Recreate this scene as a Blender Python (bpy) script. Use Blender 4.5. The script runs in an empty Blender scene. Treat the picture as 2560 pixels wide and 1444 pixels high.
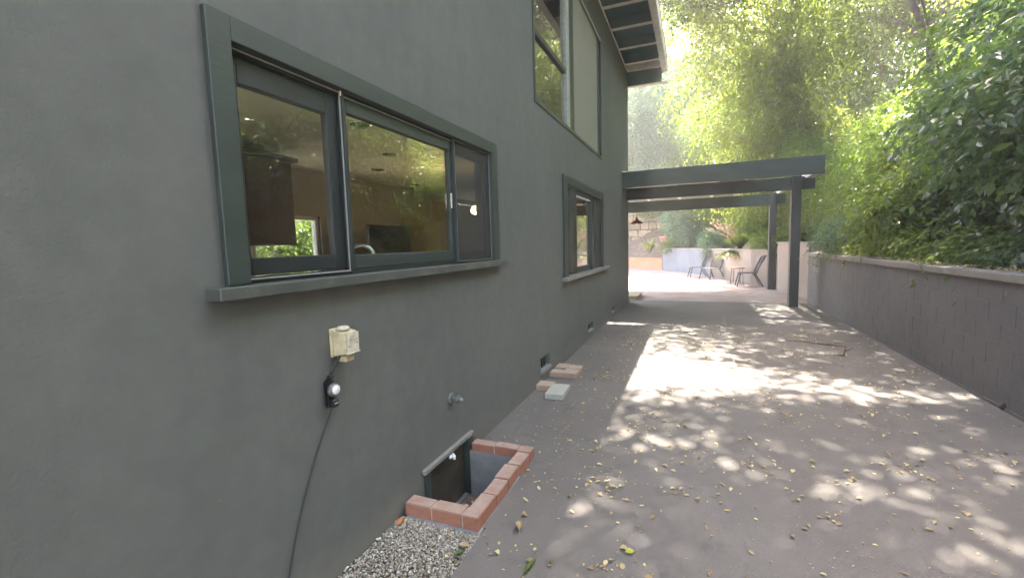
import bpy, bmesh, math, random
import numpy as np
from mathutils import Vector, Matrix

random.seed(7)
rng = np.random.default_rng(7)
S = bpy.context.scene
COL = S.collection
PI = math.pi

# ------------------------------------------------------------------ camera
cam_d = bpy.data.cameras.new('camera')
cam = bpy.data.objects.new('camera', cam_d)
COL.objects.link(cam)
F_ = Vector((-0.37527, 0.92200, -0.09533)); R_ = Vector((0.92687, 0.37423, -0.02930)); U_ = Vector((-0.00867, 0.09936, 0.99501))
cam.matrix_world = Matrix(((R_.x, U_.x, -F_.x, 0.0), (R_.y, U_.y, -F_.y, 0.0), (R_.z, U_.z, -F_.z, 1.6535), (0, 0, 0, 1)))
cam_d.sensor_width = 36.0
cam_d.lens = 1125.0 / 2560.0 * 36.0
cam_d.clip_start = 0.02
cam_d.clip_end = 2000
S.camera = cam

# ------------------------------------------------------------------ light
SUN_EL = math.radians(57.0)
world = bpy.data.worlds.new('World')
S.world = world
world.use_nodes = True
wn = world.node_tree
wn.nodes.clear()
sky = wn.nodes.new('ShaderNodeTexSky')
sky.sky_type = 'NISHITA'
sky.sun_disc = False
sky.sun_elevation = SUN_EL
sky.sun_rotation = 0.0
sky.air_density = 1.0
sky.dust_density = 2.5
sky.ozone_density = 1.0
bg = wn.nodes.new('ShaderNodeBackground')
bg.inputs[1].default_value = 0.15
wo = wn.nodes.new('ShaderNodeOutputWorld')
wb = wn.nodes.new('ShaderNodeMix')          # camera white balance set for open shade
wb.data_type = 'RGBA'
wb.blend_type = 'MULTIPLY'
wb.inputs[0].default_value = 1.0
wb.inputs[7].default_value = (1.14, 1.0, 0.89, 1.0)
wn.links.new(sky.outputs[0], wb.inputs[6])
wn.links.new(wb.outputs[2], bg.inputs[0])
wn.links.new(bg.outputs[0], wo.inputs[0])

sun_d = bpy.data.lights.new('sun', 'SUN')
sun_d.energy = 4.7
sun_d.angle = math.radians(0.55)
sun_d.color = (1.0, 0.91, 0.79)
sun = bpy.data.objects.new('sun', sun_d)
COL.objects.link(sun)
sdir = Vector((0.0, math.cos(SUN_EL), math.sin(SUN_EL)))
sun.rotation_euler = sdir.to_track_quat('Z', 'Y').to_euler()

S.view_settings.view_transform = 'Standard'
S.view_settings.look = 'None'
S.view_settings.exposure = 3.75
S.view_settings.gamma = 1.0
S.view_settings.use_curve_mapping = False
S.render.engine = 'CYCLES'
S.cycles.max_bounces = 7
S.cycles.transparent_max_bounces = 12
S.cycles.caustics_reflective = False
S.cycles.caustics_refractive = False

L = -1.686      # outer face of the house wall
RX = 2.68       # face of the retaining wall


# ------------------------------------------------------------------ materials
class NT:
    def __init__(self, name):
        m = bpy.data.materials.new(name)
        m.use_nodes = True
        self.m = m
        self.t = m.node_tree
        self.t.nodes.clear()
        self.out = self.n('ShaderNodeOutputMaterial')

    def n(self, kind, **kw):
        x = self.t.nodes.new(kind)
        for k, v in kw.items():
            if k in x.inputs.keys():
                x.inputs[k].default_value = v
            else:
                setattr(x, k, v)
        return x

    def l(self, a, b):
        self.t.links.new(a, b)


def c4(c):
    return (c[0], c[1], c[2], 1.0)


def pos_out(g, scale=(1, 1, 1)):
    ge = g.n('ShaderNodeNewGeometry')
    mp = g.n('ShaderNodeMapping')
    mp.inputs['Scale'].default_value = scale
    g.l(ge.outputs['Position'], mp.inputs[0])
    return mp.outputs[0]


def mixc(g, fac, a, b, blend='MIX'):
    x = g.n('ShaderNodeMix', data_type='RGBA', blend_type=blend)
    if isinstance(fac, float):
        x.inputs[0].default_value = fac
    else:
        g.l(fac, x.inputs[0])
    for s, v in ((6, a), (7, b)):
        if isinstance(v, tuple):
            x.inputs[s].default_value = c4(v)
        else:
            g.l(v, x.inputs[s])
    return x.outputs[2]


def noise(g, vec, scale, detail=3.0, rough=0.55):
    x = g.n('ShaderNodeTexNoise')
    x.inputs['Scale'].default_value = scale
    x.inputs['Detail'].default_value = detail
    x.inputs['Roughness'].default_value = rough
    g.l(vec, x.inputs['Vector'])
    return x.outputs['Fac']


def ramp(g, fac, lo, hi, a=0.0, b=1.0):
    x = g.n('ShaderNodeMapRange')
    x.inputs[1].default_value = lo
    x.inputs[2].default_value = hi
    x.inputs[3].default_value = a
    x.inputs[4].default_value = b
    g.l(fac, x.inputs[0])
    return x.outputs[0]


def simple(name, col, rough=0.7, var=0.25, vscale=6.0, bump=0.0, bscale=80.0, metal=0.0, col2=None, c2scale=2.0,
           c2range=(0.5, 0.65), spec=0.5, objvar=0.0, stretch=(1, 1, 1)):
    g = NT(name)
    p = pos_out(g, stretch)
    nz = noise(g, p, vscale, 5.0)
    v = ramp(g, nz, 0.25, 0.75, 1 - var, 1 + var)
    base = mixc(g, 1.0, col, v, 'MULTIPLY')
    if col2 is not None:
        f = ramp(g, noise(g, p, c2scale, 4.0, 0.65), c2range[0], c2range[1])
        base = mixc(g, f, base, col2)
    if objvar > 0:
        oi = g.n('ShaderNodeObjectInfo')
        base = mixc(g, 1.0, base, ramp(g, oi.outputs['Random'], 0, 1, 1 - objvar, 1 + objvar), 'MULTIPLY')
    b = g.n('ShaderNodeBsdfPrincipled')
    b.inputs['Roughness'].default_value = rough
    b.inputs['Metallic'].default_value = metal
    b.inputs['Specular IOR Level'].default_value = spec
    g.l(base, b.inputs['Base Color'])
    if bump > 0:
        bn = g.n('ShaderNodeBump')
        bn.inputs['Distance'].default_value = bump
        bn.inputs['Strength'].default_value = 1.0
        g.l(noise(g, p, bscale, 3.0), bn.inputs['Height'])
        g.l(bn.outputs[0], b.inputs['Normal'])
    g.l(b.outputs[0], g.out.inputs[0])
    return g.m


M = {}


def stucco():
    g = NT('stucco_paint')
    p = pos_out(g)
    big = noise(g, p, 0.7, 4.0)
    mid = noise(g, p, 9.0, 4.0)
    c = mixc(g, ramp(g, big, 0.3, 0.7), (0.102, 0.111, 0.104), (0.128, 0.134, 0.125))
    c = mixc(g, 1.0, c, ramp(g, mid, 0.3, 0.7, 0.93, 1.07), 'MULTIPLY')
    pst = pos_out(g, (1.0, 2.2, 0.16))
    c = mixc(g, ramp(g, noise(g, pst, 3.0, 6.0, 0.65), 0.52, 0.72, 0.0, 0.30), c, (0.088, 0.094, 0.090))
    c = mixc(g, ramp(g, noise(g, p, 1.9, 6.0, 0.7), 0.57, 0.70, 0.0, 0.30), c, (0.165, 0.165, 0.152))
    # splash dirt with an uneven upper edge just above the ground
    ge = g.n('ShaderNodeNewGeometry')
    sx = g.n('ShaderNodeSeparateXYZ')
    g.l(ge.outputs['Position'], sx.inputs[0])
    ad = g.n('ShaderNodeMath', operation='MULTIPLY_ADD')
    g.l(noise(g, p, 3.0, 5.0), ad.inputs[0])
    ad.inputs[1].default_value = -0.35
    g.l(sx.outputs[2], ad.inputs[2])
    c = mixc(g, ramp(g, ad.outputs[0], -0.15, 0.05, 0.45, 0.0), c, (0.20, 0.18, 0.15))
    specks = g.n('ShaderNodeTexVoronoi')
    specks.inputs['Scale'].default_value = 7.0
    g.l(p, specks.inputs['Vector'])
    c = mixc(g, ramp(g, specks.outputs['Distance'], 0.010, 0.022, 0.5, 0.0), c, (0.5, 0.48, 0.42))
    b = g.n('ShaderNodeBsdfPrincipled')
    b.inputs['Roughness'].default_value = 0.72
    b.inputs['Specular IOR Level'].default_value = 0.35
    g.l(c, b.inputs['Base Color'])
    h = g.n('ShaderNodeMath', operation='ADD')
    g.l(noise(g, p, 70.0, 3.0, 0.6), h.inputs[0])
    g.l(ramp(g, noise(g, p, 14.0, 3.0), 0, 1, 0, 0.5), h.inputs[1])
    bn = g.n('ShaderNodeBump')
    bn.inputs['Distance'].default_value = 0.0027
    g.l(h.outputs[0], bn.inputs['Height'])
    g.l(bn.outputs[0], b.inputs['Normal'])
    g.l(b.outputs[0], g.out.inputs[0])
    return g.m


def asphalt():
    g = NT('driveway_coat')
    p = pos_out(g)
    big = noise(g, p, 0.55, 5.0, 0.6)
    c = mixc(g, ramp(g, big, 0.35, 0.65), (0.134, 0.122, 0.110), (0.176, 0.161, 0.146))
    med = noise(g, p, 5.0, 6.0, 0.7)
    c = mixc(g, ramp(g, med, 0.56, 0.74, 0, 0.5), c, (0.22, 0.20, 0.185))
    c = mixc(g, ramp(g, noise(g, p, 3.1, 5.0, 0.6), 0.58, 0.70, 0, 0.5), c, (0.085, 0.08, 0.076))
    fine = noise(g, p, 160.0, 2.0)
    c = mixc(g, 1.0, c, ramp(g, fine, 0.3, 0.7, 0.85, 1.15), 'MULTIPLY')
    v = g.n('ShaderNodeTexVoronoi')
    v.inputs['Scale'].default_value = 24.0
    g.l(p, v.inputs['Vector'])
    c = mixc(g, ramp(g, v.outputs['Distance'], 0.06, 0.11, 0.45, 0.0), c, (0.36, 0.34, 0.31))
    cr = g.n('ShaderNodeTexVoronoi', feature='DISTANCE_TO_EDGE')
    cr.inputs['Scale'].default_value = 0.42
    dist = g.n('ShaderNodeVectorMath', operation='MULTIPLY_ADD')
    nn = g.n('ShaderNodeTexNoise')
    nn.inputs['Scale'].default_value = 2.2
    nn.inputs['Detail'].default_value = 6.0
    g.l(p, nn.inputs['Vector'])
    g.l(nn.outputs['Color'], dist.inputs[0])
    dist.inputs[1].default_value = (0.5, 0.5, 0.0)
    g.l(p, dist.inputs[2])
    g.l(dist.outputs[0], cr.inputs['Vector'])
    ck = ramp(g, cr.outputs['Distance'], 0.0, 0.0035, 1.0, 0.0)
    ckm = g.n('ShaderNodeMath', operation='MULTIPLY')
    g.l(ck, ckm.inputs[0])
    g.l(ramp(g, noise(g, p, 0.8, 2.0), 0.5, 0.6, 0.0, 0.45), ckm.inputs[1])
    c = mixc(g, ckm.outputs[0], c, (0.05, 0.048, 0.045))
    b = g.n('ShaderNodeBsdfPrincipled')
    b.inputs['Roughness'].default_value = 0.78
    b.inputs['Specular IOR Level'].default_value = 0.35
    g.l(c, b.inputs['Base Color'])
    h = g.n('ShaderNodeMath', operation='ADD')
    g.l(fine, h.inputs[0])
    g.l(ramp(g, big, 0, 1, 0, 4.0), h.inputs[1])
    bn = g.n('ShaderNodeBump')
    bn.inputs['Distance'].default_value = 0.003
    g.l(h.outputs[0], bn.inputs['Height'])
    g.l(bn.outputs[0], b.inputs['Normal'])
    g.l(b.outputs[0], g.out.inputs[0])
    return g.m


def pavers():
    g = NT('patio_brick')
    p = pos_out(g)
    br = g.n('ShaderNodeTexBrick')
    br.inputs['Scale'].default_value = 1.0
    br.inputs['Brick Width'].default_value = 0.21
    br.inputs['Row Height'].default_value = 0.105
    br.inputs['Mortar Size'].default_value = 0.006
    br.inputs['Color1'].default_value = (0.30, 0.20, 0.17, 1)
    br.inputs['Color2'].default_value = (0.38, 0.28, 0.25, 1)
    br.inputs['Mortar'].default_value = (0.22, 0.20, 0.18, 1)
    g.l(p, br.inputs['Vector'])
    c = mixc(g, ramp(g, noise(g, p, 1.3, 5.0), 0.4, 0.65), br.outputs['Color'], (0.36, 0.33, 0.31))
    b = g.n('ShaderNodeBsdfPrincipled')
    b.inputs['Roughness'].default_value = 0.85
    g.l(c, b.inputs['Base Color'])
    g.l(b.outputs[0], g.out.inputs[0])
    return g.m


def leafmat(name, dark, light, yellow=(0.2, 0.22, 0.03), ymix=0.25, trans=0.45, rough=0.42):
    g = NT(name)
    at = g.n('ShaderNodeAttribute', attribute_name='tint')
    t = at.outputs['Fac']
    c = mixc(g, t, dark, light)
    yy = ramp(g, t, 1 - ymix, 1.0, 0.0, 1.0)
    c = mixc(g, yy, c, yellow)
    b = g.n('ShaderNodeBsdfPrincipled')
    b.inputs['Roughness'].default_value = rough
    b.inputs['Specular IOR Level'].default_value = 0.55
    g.l(c, b.inputs['Base Color'])
    tr = g.n('ShaderNodeBsdfTranslucent')
    tc = mixc(g, 1.0, c, (1.85, 1.95, 1.05), 'MULTIPLY')
    g.l(tc, tr.inputs[0])
    mx = g.n('ShaderNodeMixShader')
    mx.inputs[0].default_value = trans
    g.l(b.outputs[0], mx.inputs[1])
    g.l(tr.outputs[0], mx.inputs[2])
    g.l(mx.outputs[0], g.out.inputs[0])
    return g.m


def glassmat(name='window_glass', boost=3.2, tint=(0.93, 0.95, 0.92)):
    g = NT(name)
    lw = g.n('ShaderNodeLayerWeight')
    lw.inputs[0].default_value = 0.5
    pw = g.n('ShaderNodeMath', operation='POWER')
    g.l(lw.outputs['Facing'], pw.inputs[0])
    pw.inputs[1].default_value = 4.5
    mu = g.n('ShaderNodeMath', operation='MULTIPLY_ADD', use_clamp=True)
    g.l(pw.outputs[0], mu.inputs[0])
    mu.inputs[1].default_value = 1.35
    mu.inputs[2].default_value = 0.045 * boost
    tr = g.n('ShaderNodeBsdfTransparent')
    tr.inputs[0].default_value = c4(tint)
    gl = g.n('ShaderNodeBsdfGlossy')
    gl.inputs['Roughness'].default_value = 0.004
    p = pos_out(g)
    bn = g.n('ShaderNodeBump')
    bn.inputs['Distance'].default_value = 0.0002
    g.l(noise(g, p, 2.2, 1.0), bn.inputs['Height'])
    g.l(bn.outputs[0], gl.inputs['Normal'])
    mx = g.n('ShaderNodeMixShader')
    g.l(mu.outputs[0], mx.inputs[0])
    g.l(tr.outputs[0], mx.inputs[1])
    g.l(gl.outputs[0], mx.inputs[2])
    g.l(mx.outputs[0], g.out.inputs[0])
    return g.m


def meshscreen(name='insect_mesh', open_=0.5):
    g = NT(name)
    tr = g.n('ShaderNodeBsdfTransparent')
    d = g.n('ShaderNodeBsdfPrincipled')
    d.inputs['Base Color'].default_value = (0.05, 0.052, 0.05, 1)
    d.inputs['Roughness'].default_value = 0.6
    mx = g.n('ShaderNodeMixShader')
    mx.inputs[0].default_value = 1 - open_
    g.l(tr.outputs[0], mx.inputs[1])
    g.l(d.outputs[0], mx.inputs[2])
    g.l(mx.outputs[0], g.out.inputs[0])
    return g.m


def blockpaint(name, a, b_, streak=(0.2, 0.18, 0.16)):
    g = NT(name)
    p = pos_out(g)
    c = mixc(g, ramp(g, noise(g, p, 1.2, 5.0, 0.6), 0.35, 0.65), a, b_)
    ps = pos_out(g, (3.0, 3.0, 0.35))
    c = mixc(g, ramp(g, noise(g, ps, 1.6, 5.0, 0.6), 0.60, 0.74, 0, 0.6), c, streak)
    c = mixc(g, 1.0, c, ramp(g, noise(g, p, 40.0, 3.0), 0.3, 0.7, 0.9, 1.1), 'MULTIPLY')
    b = g.n('ShaderNodeBsdfPrincipled')
    b.inputs['Roughness'].default_value = 0.8
    b.inputs['Specular IOR Level'].default_value = 0.3
    g.l(c, b.inputs['Base Color'])
    bn = g.n('ShaderNodeBump')
    bn.inputs['Distance'].default_value = 0.003
    g.l(noise(g, p, 60.0, 4.0), bn.inputs['Height'])
    g.l(bn.outputs[0], b.inputs['Normal'])
    g.l(b.outputs[0], g.out.inputs[0])
    return g.m


def brickmat(name, a, b_, dust):
    g = NT(name)
    p = pos_out(g)
    oi = g.n('ShaderNodeObjectInfo')
    c = mixc(g, oi.outputs['Random'], a, b_)
    c = mixc(g, 1.0, c, ramp(g, noise(g, p, 30.0, 5.0, 0.7), 0.25, 0.75, 0.75, 1.25), 'MULTIPLY')
    ge = g.n('ShaderNodeNewGeometry')
    sx = g.n('ShaderNodeSeparateXYZ')
    g.l(ge.outputs['Normal'], sx.inputs[0])
    f = g.n('ShaderNodeMath', operation='MULTIPLY', use_clamp=True)
    g.l(ramp(g, sx.outputs[2], 0.5, 0.9, 0.22, 1.0), f.inputs[0])
    g.l(ramp(g, noise(g, p, 11.0, 6.0, 0.7), 0.30, 0.62, 0.45, 0.95), f.inputs[1])
    c = mixc(g, f.outputs[0], c, dust)
    b = g.n('ShaderNodeBsdfPrincipled')
    b.inputs['Roughness'].default_value = 0.9
    b.inputs['Specular IOR Level'].default_value = 0.2
    g.l(c, b.inputs['Base Color'])
    bn = g.n('ShaderNodeBump')
    bn.inputs['Distance'].default_value = 0.003
    g.l(noise(g, p, 90.0, 4.0), bn.inputs['Height'])
    g.l(bn.outputs[0], b.inputs['Normal'])
    g.l(b.outputs[0], g.out.inputs[0])
    return g.m


M['stucco'] = stucco()
M['drive'] = asphalt()
M['patio'] = pavers()
M['trim'] = simple('dark_green_trim', (0.034, 0.047, 0.042), 0.5, 0.14, 5.0, 0.0012, 60.0, stretch=(1, 0.15, 1))
M['sash'] = simple('sash_paint', (0.020, 0.028, 0.029), 0.45, 0.1, 5.0, 0.0006, 60.0)
M['sill'] = simple('sill_paint', (0.066, 0.075, 0.066), 0.55, 0.2, 9.0, 0.0015, 50.0, col2=(0.12, 0.12, 0.10), c2scale=5.0)
M['alu'] = simple('bare_metal_edge', (0.55, 0.56, 0.54), 0.35, 0.2, 20.0, metal=0.8)
M['alu_light'] = simple('pale_metal_edge', (0.30, 0.32, 0.30), 0.5, 0.2, 20.0)
M['glass'] = glassmat()
M['screen'] = meshscreen('insect_mesh', 0.42)
M['screen_thin'] = meshscreen('fine_insect_mesh', 0.93)
M['blind'] = simple('roller_blind_cloth', (0.24, 0.235, 0.19), 0.9, 0.04, 3.0)
M['eave_dark'] = simple('eave_deck_paint', (0.085, 0.15, 0.135), 0.7, 0.2, 3.0, 0.002, 40.0)
M['eave_light'] = simple('eave_trim_and_lit_rafter', (0.74, 0.68, 0.64), 0.7, 0.15, 8.0, 0.002, 40.0)  # pale eave trim, also the bounced light drawn under the rafters
M['pergola'] = simple('pergola_stain', (0.038, 0.058, 0.045), 0.65, 0.25, 6.0, 0.002, 30.0, stretch=(0.3, 1, 1))
M['pergola_post'] = simple('pergola_post_stain', (0.048, 0.052, 0.048), 0.65, 0.25, 6.0, 0.002, 30.0, stretch=(1, 1, 0.2))
M['joist'] = simple('pale_joist_paint', (0.5, 0.47, 0.43), 0.7, 0.15, 8.0)
M['block'] = blockpaint('painted_block', (0.122, 0.120, 0.120), (0.150, 0.147, 0.145), (0.175, 0.168, 0.16))
M['mortar'] = blockpaint('painted_joint', (0.13, 0.124, 0.12), (0.15, 0.142, 0.136))
M['cap'] = blockpaint('wall_cap', (0.21, 0.195, 0.18), (0.27, 0.25, 0.23), (0.15, 0.13, 0.11))
M['bluewall'] = blockpaint('blue_grey_render', (0.17, 0.18, 0.21), (0.21, 0.215, 0.235), (0.33, 0.33, 0.34))
M['tanwall'] = blockpaint('tan_grey_render', (0.24, 0.21, 0.18), (0.29, 0.25, 0.22), (0.14, 0.12, 0.11))
M['orangewall'] = blockpaint('terracotta_render', (0.42, 0.20, 0.11), (0.48, 0.24, 0.13), (0.35, 0.2, 0.13))
M['stone'] = simple('tan_wall_stone', (0.36, 0.27, 0.18), 0.9, 0.25, 5.0, 0.01, 12.0, objvar=0.3, col2=(0.45, 0.38, 0.28))
M['soil'] = simple('slope_soil', (0.13, 0.085, 0.055), 0.95, 0.4, 3.0, 0.05, 5.0, col2=(0.23, 0.13, 0.075), c2scale=1.2)
M['litter_ground'] = simple('leafy_soil', (0.17, 0.12, 0.09), 0.95, 0.5, 9.0, 0.03, 12.0, col2=(0.34, 0.22, 0.15), c2scale=5.0)
M['lawn'] = simple('yard_paving', (0.42, 0.40, 0.37), 0.9, 0.2, 2.0)
M['dirt'] = simple('well_dirt', (0.115, 0.085, 0.07), 0.95, 0.4, 14.0, 0.02, 20.0, col2=(0.2, 0.15, 0.12), c2scale=9.0)
M['panel'] = simple('stained_access_panel', (0.040, 0.033, 0.022), 0.75, 0.3, 6.0, 0.002, 40.0, col2=(0.075, 0.06, 0.045), c2scale=3.0)
M['wellwall'] = simple('well_render', (0.23, 0.225, 0.22), 0.9, 0.2, 9.0, 0.004, 30.0)
M['gravel_base'] = simple('gravel_bed', (0.15, 0.12, 0.10), 0.95, 0.4, 30.0, 0.01, 60.0)
M['brick_red'] = brickmat('edging_brick', (0.29, 0.10, 0.06), (0.34, 0.13, 0.08), (0.42, 0.33, 0.27))
M['brick_tan'] = brickmat('loose_tan_brick', (0.36, 0.235, 0.17), (0.42, 0.29, 0.21), (0.46, 0.38, 0.30))
M['brick_grey'] = brickmat('loose_grey_brick', (0.36, 0.36, 0.31), (0.40, 0.40, 0.34), (0.46, 0.46, 0.40))
M['joint'] = simple('pale_joint_mortar', (0.40, 0.34, 0.29), 0.95, 0.25, 40.0, 0.003, 80.0)
M['cream'] = simple('aged_cream_plastic', (0.52, 0.47, 0.30), 0.5, 0.15, 25.0, col2=(0.40, 0.34, 0.20), c2scale=14.0)
M['cream_light'] = simple('aged_pale_plastic', (0.60, 0.57, 0.45), 0.5, 0.2, 60.0, col2=(0.40, 0.36, 0.28), c2scale=30.0)
M['black'] = simple('black_plastic', (0.016, 0.015, 0.018), 0.35, 0.1, 10.0)
M['cord'] = simple('cord_rubber', (0.028, 0.027, 0.026), 0.6, 0.1, 10.0)
M['chrome'] = simple('bright_steel', (0.75, 0.76, 0.78), 0.18, 0.05, 10.0, metal=1.0)
M['clear'] = simple('frosted_dial', (0.72, 0.70, 0.74), 0.12, 0.1, 60.0, spec=0.8)
M['white'] = simple('white_paint', (0.78, 0.78, 0.76), 0.5, 0.05, 5.0)
M['pipe'] = simple('painted_pipe', (0.12, 0.125, 0.115), 0.5, 0.2, 30.0)
M['room'] = simple('room_plaster', (0.42, 0.37, 0.30), 0.9, 0.04, 2.0)
M['ceiling'] = simple('ceiling_plaster', (0.66, 0.60, 0.50), 0.9, 0.03, 2.0)
M['floorwood'] = simple('room_floor_wood', (0.30, 0.20, 0.12), 0.5, 0.2, 4.0)
M['cabinet'] = simple('brown_cabinet_wood', (0.115, 0.052, 0.025), 0.45, 0.25, 3.0, stretch=(2, 2, 0.3))
M['cabinet2'] = simple('amber_cabinet_wood', (0.22, 0.11, 0.04), 0.45, 0.25, 3.0, stretch=(2, 2, 0.3))
M['tv'] = simple('black_screen', (0.012, 0.012, 0.014), 0.15, 0.05, 3.0)
M['soap'] = simple('pale_bottle', (0.55, 0.62, 0.66), 0.3, 0.1, 3.0)
M['chair'] = simple('dark_chair_metal', (0.045, 0.043, 0.05), 0.45, 0.15, 20.0)
M['seat'] = simple('chair_seat_metal', (0.075, 0.08, 0.09), 0.4, 0.15, 20.0)
M['tabletop'] = simple('table_wood', (0.30, 0.15, 0.10), 0.5, 0.25, 10.0)
M['copper'] = simple('aged_copper_shade', (0.12, 0.04, 0.025), 0.45, 0.2, 20.0, metal=0.3)
M['bulb'] = simple('bulb_glass', (0.8, 0.75, 0.65), 0.2, 0.05, 5.0)
M['terracotta'] = simple('terracotta_pot', (0.42, 0.19, 0.11), 0.85, 0.2, 12.0)
M['bark'] = simple('tree_bark', (0.085, 0.062, 0.045), 0.95, 0.35, 12.0, 0.02, 30.0, stretch=(1, 1, 0.3))
M['bark_pale'] = simple('pale_bark', (0.22, 0.16, 0.115), 0.95, 0.35, 12.0, 0.02, 30.0, stretch=(1, 1, 0.3))
M['twig'] = simple('dry_twig', (0.10, 0.055, 0.035), 0.9, 0.3, 40.0)
M['straw'] = simple('dry_seed_stalk', (0.50, 0.36, 0.28), 0.9, 0.2, 20.0)
M['step'] = simple('step_wood', (0.42, 0.36, 0.24), 0.85, 0.25, 8.0)
M['lf_yellow'] = leafmat('yellow_green_leaf', (0.065, 0.090, 0.022), (0.175, 0.205, 0.055), (0.40, 0.33, 0.12), 0.25, 0.55)
M['lf_bright'] = leafmat('bright_green_leaf', (0.07, 0.115, 0.026), (0.17, 0.225, 0.05), (0.38, 0.37, 0.10), 0.25, 0.55, 0.32)
M['lf_mid'] = leafmat('mid_green_leaf', (0.050, 0.085, 0.030), (0.140, 0.190, 0.055), (0.36, 0.35, 0.11), 0.22, 0.55, 0.30)
M['lf_canopy'] = leafmat('canopy_leaf', (0.040, 0.075, 0.022), (0.11, 0.15, 0.04), (0.30, 0.28, 0.08), 0.2, 0.30)
M['lf_dark'] = leafmat('dark_green_leaf', (0.045, 0.080, 0.042), (0.115, 0.165, 0.085), (0.28, 0.32, 0.13), 0.16, 0.48, 0.26)
M['lf_blue'] = leafmat('blue_green_leaf', (0.07, 0.13, 0.08), (0.17, 0.25, 0.17), (0.15, 0.18, 0.10), 0.05, 0.4)
M['lf_grey'] = leafmat('grey_green_leaf', (0.07, 0.10, 0.065), (0.14, 0.17, 0.11), (0.25, 0.22, 0.14), 0.15, 0.4, 0.6)
M['lf_strap'] = leafmat('striped_strap_leaf', (0.16, 0.21, 0.05), (0.38, 0.40, 0.16), (0.5, 0.45, 0.22), 0.3, 0.4, 0.5)
M['lf_litter'] = leafmat('fallen_leaf', (0.24, 0.16, 0.09), (0.60, 0.49, 0.26), (0.72, 0.64, 0.34), 0.5, 0.15, 0.6)
M['lf_brown'] = leafmat('curled_tan_leaf_skin', (0.40, 0.30, 0.17), (0.46, 0.36, 0.2), (0.4, 0.3, 0.2), 0.2, 0.1, 0.7)
M['pebble'] = None


def pebblemat():
    g = NT('pale_gravel')
    at = g.n('ShaderNodeAttribute', attribute_name='tint')
    c = mixc(g, at.outputs['Fac'], (0.20, 0.165, 0.13), (0.56, 0.51, 0.41))
    c = mixc(g, ramp(g, at.outputs['Fac'], 0.86, 0.95), c, (0.60, 0.59, 0.53))
    c = mixc(g, ramp(g, at.outputs['Fac'], 0.03, 0.0), c, (0.20, 0.07, 0.04))
    b = g.n('ShaderNodeBsdfPrincipled')
    b.inputs['Roughness'].default_value = 0.85
    g.l(c, b.inputs['Base Color'])
    g.l(b.outputs[0], g.out.inputs[0])
    return g.m


M['pebble'] = pebblemat()


# ------------------------------------------------------------------ mesh builder
def tag(o, label=None, cat=None, group=None, kind=None):
    if label: o['label'] = label
    if cat: o['category'] = cat
    if group: o['group'] = group
    if kind: o['kind'] = kind
    return o


def empty(name, loc=(0, 0, 0), rz=0.0, label=None, cat=None, group=None):
    o = bpy.data.objects.new(name, None)
    o.empty_display_size = 0.1
    COL.objects.link(o)
    o.location = loc
    o.rotation_euler = (0, 0, rz)
    return tag(o, label, cat, group)


def world_offset(o):
    v = Vector((0, 0, 0))
    while o is not None:
        v += o.location
        o = o.parent
    return v


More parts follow.
